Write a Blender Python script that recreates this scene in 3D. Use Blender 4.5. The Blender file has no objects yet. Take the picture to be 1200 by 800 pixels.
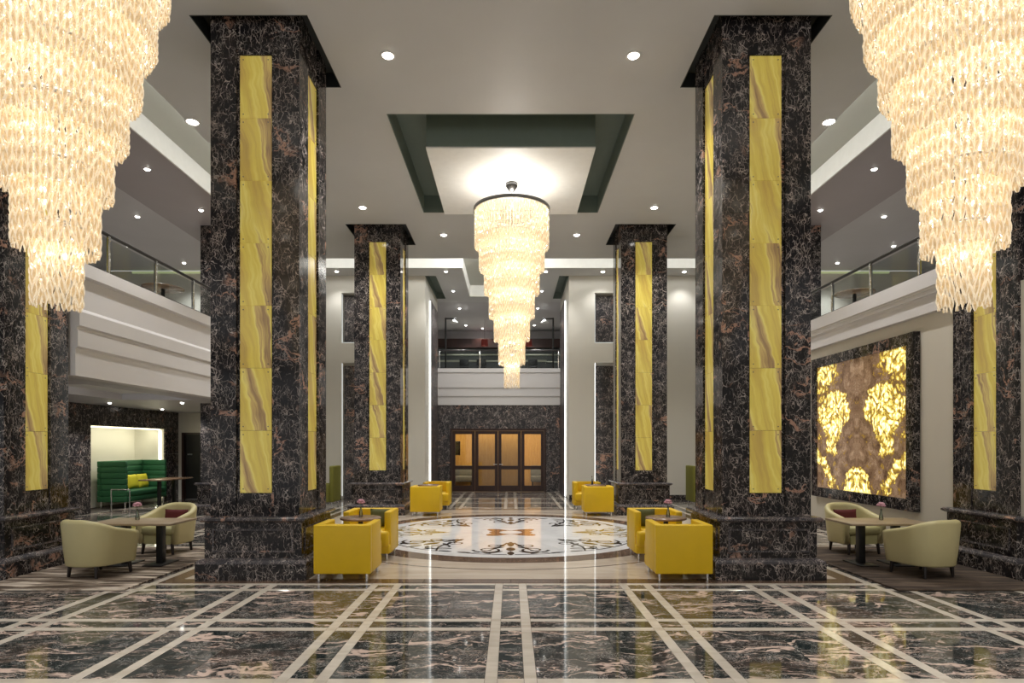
import bpy, bmesh, math, random
from mathutils import Vector, Matrix
PI = math.pi
R = math.radians
rnd = random.Random(7)
sc = bpy.context.scene
COL = sc.collection

# ------------------------------------------------------------------ camera
cam_d = bpy.data.cameras.new('camera')
cam_d.sensor_width = 36.0
cam_d.lens = 36.0 * 710.0 / 1200.0
cam_d.shift_x = 1.5 / 1200.0
cam_d.shift_y = 122.0 / 1200.0
cam_d.clip_start = 0.05
cam = bpy.data.objects.new('camera', cam_d)
cam.location = (0, 0, 1.65)
cam.rotation_euler = (PI / 2, 0, 0)
COL.objects.link(cam)
sc.camera = cam

# ------------------------------------------------------------------ world, exposure
wd = bpy.data.worlds.new('world')
sc.world = wd
wd.use_nodes = True
wd.node_tree.nodes['Background'].inputs[0].default_value = (1.0, 0.985, 0.97, 1)
wd.node_tree.nodes['Background'].inputs[1].default_value = 0.5
sc.view_settings.view_transform = 'Standard'
sc.view_settings.look = 'None'
sc.view_settings.gamma = 1.0
sc.view_settings.use_curve_mapping = False
sc.view_settings.exposure = 0.3

# energies of the room's lamps, added ones included (used by their builders)
E_MAIN, E_SMALL, E_CHAND, E_TOP, E_COVE = 300.0, 120.0, 3.7, 50.0, 20.0

# ------------------------------------------------------------------ materials
def new_mat(name):
    m = bpy.data.materials.new(name)
    m.use_nodes = True
    nt = m.node_tree
    return m, nt, nt.nodes['Principled BSDF']

class G:
    """tiny node graph helper"""
    def __init__(s, nt): s.nt = nt
    def n(s, typ, ins=None, **kw):
        nd = s.nt.nodes.new(typ)
        for k, v in kw.items(): setattr(nd, k, v)
        for k, v in (ins or {}).items():
            if hasattr(v, 'is_output') or isinstance(v, bpy.types.NodeSocket): s.nt.links.new(v, nd.inputs[k])
            else: nd.inputs[k].default_value = v
        return nd
    def math(s, op, a, b=None, c=None, clamp=False):
        ins = {0: a}
        if b is not None: ins[1] = b
        if c is not None: ins[2] = c
        return s.n('ShaderNodeMath', ins, operation=op, use_clamp=clamp).outputs[0]
    def vec(s, op, a, b=None):
        ins = {0: a}
        if b is not None: ins[1] = b
        return s.n('ShaderNodeVectorMath', ins, operation=op).outputs[0]
    def noise(s, v, scale, detail=4, rough=.55, dist=0.0):
        return s.n('ShaderNodeTexNoise', {'Vector': v, 'Scale': scale, 'Detail': detail, 'Roughness': rough, 'Distortion': dist})
    def ramp(s, fac, pts):
        nd = s.n('ShaderNodeValToRGB', {0: fac})
        el = nd.color_ramp.elements
        while len(el) < len(pts): el.new(.5)
        for e, (p, c) in zip(el, pts):
            e.position = p
            e.color = tuple(c) + (1,) if len(c) == 3 else c
        return nd.outputs[0]
    def mix(s, fac, a, b, blend='MIX'):
        nd = s.n('ShaderNodeMix', data_type='RGBA', blend_type=blend)
        for k, v in ((0, fac), (6, a), (7, b)):
            if isinstance(v, bpy.types.NodeSocket): s.nt.links.new(v, nd.inputs[k])
            else: nd.inputs[k].default_value = v if k == 0 else (tuple(v) + (1,))[:4]
        return nd.outputs[2]
    def smooth(s, v, a, b):
        nd = s.n('ShaderNodeMapRange', {0: v, 1: a, 2: b, 3: 0.0, 4: 1.0}, interpolation_type='SMOOTHSTEP')
        return nd.outputs[0]

def plain(name, col, rough=.5, metal=0.0, spec=.5, noise_amt=.06, noise_scale=8.0, emit=None, emit_s=0.0, bump=0.0, bscale=200.0, coat=0.0):
    m, nt, p = new_mat(name)
    g = G(nt)
    tc = g.n('ShaderNodeTexCoord').outputs['Object']
    if noise_amt > 0:
        f = g.noise(tc, noise_scale, 3).outputs[0]
        a = tuple(max(0, c * (1 - noise_amt)) for c in col)
        b = tuple(min(1, c * (1 + noise_amt)) for c in col)
        nt.links.new(g.mix(f, a, b), p.inputs['Base Color'])
    else:
        p.inputs['Base Color'].default_value = tuple(col) + (1,)
    p.inputs['Roughness'].default_value = rough
    p.inputs['Metallic'].default_value = metal
    p.inputs['Specular IOR Level'].default_value = spec
    if coat: p.inputs['Coat Weight'].default_value = coat
    if emit:
        p.inputs['Emission Color'].default_value = tuple(emit) + (1,)
        p.inputs['Emission Strength'].default_value = emit_s
    if bump:
        b = g.n('ShaderNodeBump', {'Height': g.noise(tc, bscale, 2).outputs[0], 'Strength': bump, 'Distance': .002})
        nt.links.new(b.outputs[0], p.inputs['Normal'])
    return m

def slab_coords(g):
    """object coordinates with a shift of its own for each slab"""
    tc = g.n('ShaderNodeTexCoord').outputs['Object']
    ob = g.n('ShaderNodeObjectInfo').outputs['Random']
    isl = g.n('ShaderNodeNewGeometry').outputs['Random Per Island']
    off = g.n('ShaderNodeCombineXYZ', {0: g.math('MULTIPLY', ob, 61.0), 1: g.math('MULTIPLY', isl, 47.0), 2: g.math('MULTIPLY', ob, 23.0)}).outputs[0]
    return g.vec('ADD', tc, off), ob, isl

def marble_dark(name, fine=1.0, rough=.1, pink=1.0, lift=1.0):
    """near-black stone crowded with short pale squiggles and rusty pink streaks"""
    m, nt, p = new_mat(name)
    g = G(nt)
    v, ob, isl = slab_coords(g)
    warp = g.vec('SCALE', g.vec('SUBTRACT', g.noise(v, 3.2, 3).outputs[1], (.5, .5, .5)))
    warp.node.inputs['Scale'].default_value = .55
    vw = g.vec('ADD', v, warp)
    warp2 = g.vec('SCALE', g.vec('SUBTRACT', g.noise(v, 10.0, 2).outputs[1], (.5, .5, .5)))
    warp2.node.inputs['Scale'].default_value = .07
    vf = g.vec('ADD', v, g.vec('ADD', warp2, g.vec('SCALE', warp)))
    vf.node.inputs[1].links[0].from_node.inputs[1].links[0].from_node.inputs['Scale'].default_value = .35
    def scratches(rot, scl, k, w, lo, hi, sd):
        q = g.n('ShaderNodeMapping', {'Vector': vf, 'Rotation': rot, 'Scale': scl}).outputs[0]
        e = g.n('ShaderNodeTexVoronoi', {'Vector': q, 'Scale': k * fine}, feature='DISTANCE_TO_EDGE').outputs['Distance']
        gate = g.smooth(g.noise(g.vec('ADD', v, (sd, sd, 0)), 7.0, 3, .6).outputs[0], lo, hi)
        return g.math('MULTIPLY', g.math('SUBTRACT', 1.0, g.smooth(e, .004, w)), gate)
    l1 = g.math('MAXIMUM', scratches((.3, .7, .2), (1, 1, .42), 9.0, .027, .47, .60, 2.0), scratches((-.4, -.5, .3), (1, 1, .38), 8.0, .023, .49, .62, 9.0))
    l2 = g.math('MAXIMUM', scratches((.9, -.3, .5), (1, 1, .5), 20.0, .046, .45, .60, 5.0), scratches((.1, .3, -.8), (1, 1, .5), 25.0, .050, .46, .61, 13.0))
    # broad streaks
    st = g.n('ShaderNodeMapping', {'Vector': vw, 'Rotation': (.15, .35, .1), 'Scale': (.8, .8, 2.4)}).outputs[0]
    s = g.math('ABSOLUTE', g.math('SUBTRACT', g.noise(st, .85, 5, .55).outputs[0], .5))
    l3 = g.math('MULTIPLY', g.math('SUBTRACT', 1.0, g.smooth(s, .003, .015)), g.smooth(g.noise(v, 1.3, 2).outputs[0], .50, .60))
    cloud = g.noise(v, 2.4, 5, .65).outputs[0]
    base = g.ramp(cloud, [(.34, (.010 * lift, .010 * lift, .012 * lift)), (.60, (.018 * lift, .016 * lift, .017 * lift)), (.82, (.050 * lift, .036 * lift, .032 * lift))])
    tint = g.mix(g.noise(v, 3.0, 1).outputs[0], (.64, .60, .57), (.52, .40, .34))
    c = g.mix(g.math('MULTIPLY', l2, .62), base, tint)
    c = g.mix(g.math('MULTIPLY', l1, .72), c, tint)
    c = g.mix(g.math('MULTIPLY', l3, .75 * pink), c, (.50, .29, .21))
    nt.links.new(c, p.inputs['Base Color'])
    p.inputs['Roughness'].default_value = rough
    p.inputs['Specular IOR Level'].default_value = .34
    return m

def marble_floor(name):
    m, nt, p = new_mat(name)
    g = G(nt)
    v, ob, isl = slab_coords(g)
    warp = g.vec('SCALE', g.vec('SUBTRACT', g.noise(v, 2.2, 4).outputs[1], (.5, .5, .5)))
    warp.node.inputs['Scale'].default_value = .42
    vw = g.vec('ADD', v, warp)
    st = g.n('ShaderNodeMapping', {'Vector': vw, 'Rotation': (0, 0, .16), 'Scale': (.55, 2.6, 1.0)}).outputs[0]
    def vein(scale, w, lo, hi, seed):
        q = g.vec('ADD', st, (seed, seed * .7, 0))
        a = g.math('ABSOLUTE', g.math('SUBTRACT', g.noise(q, scale, 5, .55).outputs[0], .5))
        return g.math('MULTIPLY', g.math('SUBTRACT', 1.0, g.smooth(a, w * .25, w)), g.smooth(g.noise(g.vec('ADD', v, (seed, 1, 2)), 1.7, 2).outputs[0], lo, hi))
    big = vein(.80, .018, .38, .48, 3.0)
    mid = vein(1.7, .011, .38, .50, 17.0)
    thin = vein(3.2, .012, .42, .56, 29.0)
    jit = g.vec('SCALE', g.vec('SUBTRACT', g.noise(v, 11.0, 3).outputs[1], (.5, .5, .5)))
    jit.node.inputs['Scale'].default_value = .16
    vj = g.vec('ADD', vw, jit)
    def crackle(sc_, w, lo, hi, sd):
        e = g.n('ShaderNodeTexVoronoi', {'Vector': g.n('ShaderNodeMapping', {'Vector': vj, 'Scale': (.8, 1.5, 1)}).outputs[0], 'Scale': sc_}, feature='DISTANCE_TO_EDGE').outputs['Distance']
        return g.math('MULTIPLY', g.math('SUBTRACT', 1.0, g.smooth(e, .01, w)), g.smooth(g.noise(g.vec('ADD', v, (sd, 0, 0)), 6.0, 3).outputs[0], lo, hi))
    c1 = crackle(11.0, .055, .44, .58, 2.0)
    c2 = crackle(27.0, .10, .46, .60, 6.0)
    own = g.math('FRACT', g.math('ADD', g.math('MULTIPLY', ob, 7.0), isl))
    tone = g.math('ADD', g.noise(st, 1.3, 6, .65).outputs[0], g.math('MULTIPLY', g.math('SUBTRACT', own, .5), .16))
    base = g.ramp(tone, [(.36, (.013, .022, .023)), (.52, (.028, .034, .033)), (.64, (.060, .046, .040)), (.78, (.17, .115, .09))])
    c = g.mix(g.math('MULTIPLY', c2, .55), base, (.42, .40, .38))
    c = g.mix(g.math('MULTIPLY', c1, .55), c, (.50, .44, .40))
    c = g.mix(g.math('MULTIPLY', thin, .55), c, (.56, .42, .35))
    c = g.mix(g.math('MULTIPLY', mid, .75), c, (.60, .45, .38))
    c = g.mix(g.math('MULTIPLY', big, .90), c, (.68, .52, .44))
    nt.links.new(c, p.inputs['Base Color'])
    p.inputs['Roughness'].default_value = .055
    b = g.n('ShaderNodeBump', {'Height': g.noise(v, 3.0, 2).outputs[0], 'Strength': .05, 'Distance': .006})
    nt.links.new(b.outputs[0], p.inputs['Normal'])
    return m

def stone_plain(name, c0, c1, rough=.07, scale=3.0, aniso=(1, 1, 1)):
    m, nt, p = new_mat(name)
    g = G(nt)
    v, ob, isl = slab_coords(g)
    q = g.n('ShaderNodeMapping', {'Vector': v, 'Scale': aniso}).outputs[0]
    f = g.noise(q, scale, 6, .6, .6).outputs[0]
    f2 = g.math('ADD', g.math('MULTIPLY', isl, .16), f)
    nt.links.new(g.ramp(f2, [(.32, c0), (.78, c1)]), p.inputs['Base Color'])
    p.inputs['Roughness'].default_value = rough
    b = g.n('ShaderNodeBump', {'Height': g.noise(v, 2.6, 2).outputs[0], 'Strength': .05, 'Distance': .006})
    nt.links.new(b.outputs[0], p.inputs['Normal'])
    return m

def onyx_mat(name, strength):
    """backlit honey onyx, leaning bands"""
    m, nt, p = new_mat(name)
    g = G(nt)
    tc = g.n('ShaderNodeTexCoord').outputs['Object']
    ob = g.n('ShaderNodeObjectInfo').outputs['Random']
    v = g.vec('ADD', tc, g.n('ShaderNodeCombineXYZ', {0: g.math('MULTIPLY', ob, .35), 1: 0.0, 2: g.math('MULTIPLY', ob, 3.0)}).outputs[0])
    w = g.vec('SCALE', g.vec('SUBTRACT', g.noise(v, 1.4, 3).outputs[1], (.5, .5, .5)))
    w.node.inputs['Scale'].default_value = .24
    s = g.n('ShaderNodeSeparateXYZ', {0: g.vec('ADD', v, w)})
    ln = g.math('ADD', g.math('ADD', s.outputs[0], s.outputs[1]), g.math('MULTIPLY', s.outputs[2], .20))
    f = g.noise(g.n('ShaderNodeCombineXYZ', {0: ln, 1: g.math('MULTIPLY', s.outputs[2], .05)}).outputs[0], 3.6, 5, .58).outputs[0]
    c = g.ramp(f, [(.30, (.24, .15, .055)), (.42, (.38, .27, .060)), (.49, (.46, .36, .070)), (.53, (.52, .44, .115)), (.56, (.36, .25, .09)), (.59, (.20, .125, .06)), (.63, (.36, .26, .075)), (.72, (.58, .52, .18))])
    nt.links.new(c, p.inputs['Base Color'])
    nt.links.new(c, p.inputs['Emission Color'])
    p.inputs['Emission Strength'].default_value = strength
    p.inputs['Roughness'].default_value = .12
    m.cycles.emission_sampling = 'NONE'
    return m

def bookmatch_mat(name, strength):
    """backlit book-matched onyx picture: x runs along the wall, mirrored about the middle"""
    m, nt, p = new_mat(name)
    g = G(nt)
    tc = g.n('ShaderNodeTexCoord').outputs['Object']
    s = g.n('ShaderNodeSeparateXYZ', {0: tc})
    ax = g.math('ABSOLUTE', s.outputs[1])       # 0 .. 1.45 m from the middle seam
    z = s.outputs[2]                            # 0 .. 2.55 m
    q = g.n('ShaderNodeCombineXYZ', {0: ax, 1: z, 2: 0.0}).outputs[0]
    wn = g.vec('SCALE', g.vec('SUBTRACT', g.noise(q, 2.2, 5).outputs[1], (.5, .5, .5)))
    wn.node.inputs['Scale'].default_value = .55
    qw = g.vec('ADD', q, wn)
    sw = g.n('ShaderNodeSeparateXYZ', {0: qw})
    X, Z = sw.outputs[0], sw.outputs[1]
    def blob(cx, cz, rx, rz, inner, outer):
        a = g.math('DIVIDE', g.math('SUBTRACT', X, cx), rx)
        b = g.math('DIVIDE', g.math('SUBTRACT', Z, cz), rz)
        d = g.math('ADD', g.math('MULTIPLY', a, a), g.math('MULTIPLY', b, b))
        return g.math('SUBTRACT', 1.0, g.smooth(d, inner, outer))
    wm = g.vec('SCALE', g.vec('SUBTRACT', g.noise(g.vec('ADD', q, (3.3, 1.7, 0)), 1.9, 6, .62).outputs[1], (.5, .5, .5)))
    wm.node.inputs['Scale'].default_value = 1.5
    sm_ = g.n('ShaderNodeSeparateXYZ', {0: g.vec('ADD', q, wm)})
    X, Z = sm_.outputs[0], sm_.outputs[1]
    A = blob(.78, 1.62, .56, .58, .62, 1.15)
    B = blob(1.40, 2.50, .85, .52, .3, 1.0)
    Cc = blob(0.05, .10, .40, .62, .4, 1.0)
    # slanting band from the outer edge down to the foot
    dl = g.math('ABSOLUTE', g.math('SUBTRACT', X, g.math('ADD', .82, g.math('MULTIPLY', g.math('POWER', g.math('MAXIMUM', Z, 0.0), 2.0), .58))))
    D = g.math('MULTIPLY', g.math('SUBTRACT', 1.0, g.smooth(dl, .08, .30)), g.math('SUBTRACT', 1.0, g.smooth(Z, .9, 1.3)))
    mask = g.math('MAXIMUM', g.math('MAXIMUM', A, B), g.math('MAXIMUM', Cc, D))
    mask = g.math('ADD', mask, g.math('MULTIPLY', g.math('SUBTRACT', g.noise(qw, 6.0, 5, .7).outputs[0], .5), g.math('MULTIPLY', g.smooth(mask, .0, .25), .85)), clamp=True)
    cells = g.n('ShaderNodeTexVoronoi', {'Vector': g.n('ShaderNodeMapping', {'Vector': qw, 'Scale': (1.5, 1.0, 1.0)}).outputs[0], 'Scale': 10.0}, feature='F1').outputs['Distance']
    cell = g.math('SUBTRACT', 1.0, g.smooth(cells, .25, .75))
    fine = g.noise(qw, 9.0, 5, .7).outputs[0]
    br = g.math('MULTIPLY', mask, g.math('ADD', g.math('MULTIPLY', cell, .60), g.math('ADD', .16, g.math('MULTIPLY', g.smooth(fine, .34, .70), .40))), clamp=True)
    scat = g.smooth(g.noise(qw, 4.5, 6, .7).outputs[0], .52, .68)
    br = g.math('MAXIMUM', br, g.math('MULTIPLY', scat, .40))
    big = g.noise(qw, 1.6, 6, .65).outputs[0]
    lines = g.math('ABSOLUTE', g.math('SINE', g.math('MULTIPLY', big, 48.0)))
    brown = g.ramp(g.noise(qw, 3.2, 8, .72).outputs[0], [(.34, (.07, .035, .018)), (.50, (.24, .145, .085)), (.66, (.46, .32, .21))])
    brown = g.mix(g.math('MULTIPLY', g.math('SUBTRACT', 1.0, g.smooth(lines, .05, .45)), .55), brown, (.09, .05, .025))
    c = g.ramp(br, [(.16, (.16, .09, .04)), (.34, (.34, .20, .03)), (.56, (.74, .56, .10)), (.78, (.92, .80, .32)), (.98, (1.0, .96, .66))])
    c = g.mix(g.smooth(br, .10, .26), brown, c)
    nt.links.new(c, p.inputs['Base Color'])
    nt.links.new(c, p.inputs['Emission Color'])
    nt.links.new(g.math('ADD', strength * .45, g.math('MULTIPLY', br, strength * .75)), p.inputs['Emission Strength'])
    p.inputs['Roughness'].default_value = .15
    m.cycles.emission_sampling = 'NONE'
    return m

def crystal_mat(name, emit, colour, glow):
    m, nt, p = new_mat(name)
    g = G(nt)
    nt.nodes.remove(p)
    out = nt.nodes['Material Output']
    col = tuple(colour) + (1,)
    tl = g.n('ShaderNodeBsdfTranslucent', {'Color': col}).outputs[0]
    df = g.n('ShaderNodeBsdfDiffuse', {'Color': col}).outputs[0]
    tr = g.n('ShaderNodeBsdfTransparent', {'Color': (1.0, .95, .86, 1)}).outputs[0]
    gl = g.n('ShaderNodeBsdfGlossy', {'Color': (1, .97, .9, 1), 'Roughness': .08}).outputs[0]
    a = g.n('ShaderNodeMixShader', {0: .35, 1: tl, 2: df}).outputs[0]
    b = g.n('ShaderNodeMixShader', {0: .42, 1: a, 2: tr}).outputs[0]
    fr = g.n('ShaderNodeFresnel', {'IOR': 1.6}).outputs[0]
    c = g.n('ShaderNodeMixShader', {0: g.math('MULTIPLY', fr, 1.4, clamp=True), 1: b, 2: gl}).outputs[0]
    em = g.n('ShaderNodeEmission', {'Color': tuple(glow) + (1,), 'Strength': emit}).outputs[0]  # added glow on the drops themselves, besides the bulbs inside
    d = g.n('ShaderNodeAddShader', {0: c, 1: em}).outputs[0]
    nt.links.new(d, out.inputs[0])
    m.cycles.emission_sampling = 'NONE'
    return m

def clear_glass(name, tint=(.86, .92, .90), gloss=1.0):
    m, nt, p = new_mat(name)
    g = G(nt)
    nt.nodes.remove(p)
    tr = g.n('ShaderNodeBsdfTransparent', {'Color': tint + (1,)}).outputs[0]
    gl = g.n('ShaderNodeBsdfGlossy', {'Color': (1, 1, 1, 1), 'Roughness': .01}).outputs[0]
    fr = g.n('ShaderNodeFresnel', {'IOR': 1.5}).outputs[0]
    mx = g.n('ShaderNodeMixShader', {0: g.math('MULTIPLY', fr, gloss, clamp=True), 1: tr, 2: gl}).outputs[0]
    nt.links.new(mx, nt.nodes['Material Output'].inputs[0])
    return m

def emitter(name, col, s):
    m, nt, p = new_mat(name)
    g = G(nt)
    nt.nodes.remove(p)
    em = g.n('ShaderNodeEmission', {'Color': tuple(col) + (1,), 'Strength': s}).outputs[0]
    nt.links.new(em, nt.nodes['Material Output'].inputs[0])
    m.cycles.emission_sampling = 'NONE'
    return m

def wood(name, c0, c1, rough=.3, axis=0, scale=4.0):
    m, nt, p = new_mat(name)
    g = G(nt)
    tc = g.n('ShaderNodeTexCoord').outputs['Object']
    sca = [9.0, 9.0, 9.0]
    sca[axis] = .7
    q = g.n('ShaderNodeMapping', {'Vector': tc, 'Scale': tuple(sca)}).outputs[0]
    f = g.noise(q, scale, 5, .6, .3).outputs[0]
    nt.links.new(g.ramp(f, [(.3, c0), (.7, c1)]), p.inputs['Base Color'])
    p.inputs['Roughness'].default_value = rough
    return m

def rug_mat(name, c0, c1, c2):
    m, nt, p = new_mat(name)
    g = G(nt)
    tc = g.n('ShaderNodeTexCoord').outputs['Object']
    q = g.n('ShaderNodeMapping', {'Vector': tc, 'Scale': (.55, 4.2, 1)}).outputs[0]
    f = g.noise(q, 2.2, 6, .62, .5).outputs[0]
    c = g.ramp(f, [(.40, c0), (.50, c1), (.60, c2)])
    nt.links.new(c, p.inputs['Base Color'])
    p.inputs['Roughness'].default_value = .95
    b = g.n('ShaderNodeBump', {'Height': g.noise(tc, 260, 2).outputs[0], 'Strength': .5, 'Distance': .004})
    nt.links.new(b.outputs[0], p.inputs['Normal'])
    return m

M = {}
M['column'] = marble_dark('dark_veined_marble')
M['cladding'] = marble_dark('brown_veined_marble', fine=.7, rough=.38, pink=1.2, lift=2.6)
M['moulding_lit'] = marble_dark('highlit_moulding_marble', fine=1.3, rough=.12, pink=1.0, lift=4.0)  # lighter copy of the column marble: edge highlights put into the colour
M['wallmarble'] = marble_dark('wall_marble', fine=.8, rough=.2, pink=.8, lift=1.5)
M['floor'] = marble_floor('dark_floor_marble')
M['beige'] = stone_plain('beige_stone', (.48, .42, .345), (.66, .60, .52), .06, 2.5, (.6, 3, 1))
M['field'] = stone_plain('pale_field_stone', (.46, .38, .30), (.64, .56, .47), .06, 2.0, (.5, 3, 1))
M['brownring'] = stone_plain('brown_ring_stone', (.060, .035, .022), (.20, .13, .09), .06, 5.0)
M['white_stone'] = stone_plain('white_stone', (.62, .62, .63), (.78, .78, .79), .06, 1.6)
M['inlay'] = plain('dark_inlay_stone', (.035, .028, .024), .07, noise_amt=.5, noise_scale=20)
M['inlay_gold'] = plain('yellowish_inlay', (.34, .25, .08), .07, noise_amt=.4, noise_scale=20)  # yellower tone for the scrolls at left and right
M['inlay_rust'] = plain('rust_inlay_stone', (.36, .17, .07), .07, noise_amt=.4, noise_scale=9)
M['bounce_floor'] = plain('pale_gallery_bounce', (.42, .39, .35), .95, noise_amt=.15)  # unseen gallery floors, made pale to bounce light onto the ceilings
M['grout'] = plain('grout', (.06, .05, .045), .8)
M['onyx'] = onyx_mat('honey_onyx', .38)
M['ceil'] = plain('warm_grey_ceiling_paint', (.58, .585, .59), .5, spec=.3, noise_scale=1.2, noise_amt=.05)
M['ceil_slot'] = plain('olive_slot_paint', (.42, .42, .37), .6, noise_scale=1.0)
M['ceil_purple'] = plain('mauve_grey_ceiling', (.33, .30, .315), .5, noise_scale=1.0)  # darker mauve grey for the inner band of each gallery ceiling
M['ceil_grey'] = plain('grey_ceiling_paint', (.50, .49, .51), .5, noise_scale=1.0)
M['green_dark'] = plain('dark_green_paint', (.17, .215, .19), .5)
M['cap_dark'] = plain('black_green_paint', (.028, .033, .031), .5)
M['white_panel'] = plain('white_panel_paint', (.80, .80, .78), .55)
M['wall'] = plain('warm_white_wall_paint', (.68, .66, .60), .6, noise_scale=.8, noise_amt=.03)
M['wall_right'] = plain('putty_wall_paint', (.66, .62, .54), .6, noise_scale=.8, noise_amt=.03)
M['trim'] = plain('pale_trim_paint', (.67, .65, .65), .5, noise_scale=.8, noise_amt=.03)
M['cove'] = plain('white_cove_paint', (.80, .80, .77), .6)
M['chrome'] = plain('chrome', (.72, .72, .72), .15, 1.0, noise_amt=0)
M['steel'] = plain('brushed_steel', (.55, .55, .55), .28, 1.0, noise_amt=.08)
M['gunmetal'] = plain('gunmetal', (.10, .10, .10), .3, .9)
M['black'] = plain('black_metal', (.012, .012, .013), .4)
M['rail'] = plain('dark_handrail', (.02, .018, .018), .3)
M['yellow'] = plain('yellow_leather', (.72, .465, .004), .42, noise_amt=.05, bump=.15, bscale=300)
M['cream'] = plain('cream_leather', (.57, .51, .27), .42, noise_amt=.04, bump=.12, bscale=260)
M['cream_seat'] = plain('cream_seat_leather', (.44, .41, .20), .45, noise_amt=.05)
M['legwood'] = plain('dark_leg_wood', (.018, .012, .010), .35)
M['tabletop'] = wood('walnut_tabletop', (.20, .12, .075), (.32, .21, .14), .25)
M['paletop'] = wood('pale_wood_tabletop', (.27, .20, .12), (.38, .29, .19), .4)
M['darkwood'] = wood('dark_door_wood', (.018, .006, .005), (.045, .016, .012), .3, axis=2)
M['goldwood'] = wood('golden_panel_wood', (.44, .25, .07), (.58, .35, .11), .35, axis=2)
M['green_velvet'] = plain('emerald_fabric', (.008, .085, .030), .7, noise_amt=.15)
M['olive'] = plain('olive_green_fabric', (.17, .165, .02), .7, noise_amt=.1)
M['lime'] = plain('lime_fabric', (.52, .47, .02), .7, noise_amt=.1)
M['moss'] = plain('moss_fabric', (.085, .085, .02), .8, noise_amt=.3, noise_scale=40)
M['maroon'] = plain('maroon_fabric', (.10, .008, .010), .75, noise_amt=.1)
M['pink'] = plain('pink_petals', (.62, .33, .40), .6, noise_amt=.2, noise_scale=60)
M['stem'] = plain('green_stem', (.06, .14, .03), .6)
M['vaseglass'] = clear_glass('vase_glass', (.90, .94, .92), 1.6)
M['glass'] = clear_glass('railing_glass', (.86, .89, .89), .08)
M['pane'] = clear_glass('door_glass', (.90, .88, .82), .8)
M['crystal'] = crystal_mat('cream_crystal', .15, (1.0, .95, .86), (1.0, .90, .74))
M['crystal_shaded'] = crystal_mat('tan_shaded_crystal', .05, (.86, .69, .46), (1.0, .78, .48))  # broad faces tinted tan: shading of the twisted crystal put into its colour
M['bulb'] = emitter('bulb', (1.0, .86, .62), 9.0)
M['lens'] = emitter('downlight_lens', (1.0, .95, .88), 14.0)
M['led'] = emitter('white_led', (.97, 1.0, .97), 2.4)
M['led_soft'] = emitter('soft_white_led', (.97, 1.0, .95), .5)
M['led_warm'] = emitter('warm_led', (1.0, .90, .62), 4.0)
M['led_green'] = emitter('lime_led', (.80, .86, .45), .35)
M['art'] = bookmatch_mat('bookmatched_onyx', .82)
M['rug_left'] = rug_mat('streaked_rug_pile', (.045, .030, .020), (.17, .125, .09), (.62, .53, .44))
M['rug_right'] = rug_mat('brown_rug_pile', (.030, .019, .013), (.060, .040, .028), (.12, .085, .06))
M['red_shade'] = plain('red_lampshade', (.12, .022, .018), .7, emit=(.5, .06, .04), emit_s=.06)
M['screen'] = plain('black_screen', (.006, .006, .007), .15)
M['grey_fabric'] = plain('grey_fabric', (.16, .17, .18), .8)
M['pale_counter'] = plain('pale_counter', (.60, .60, .50), .3)

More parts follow.
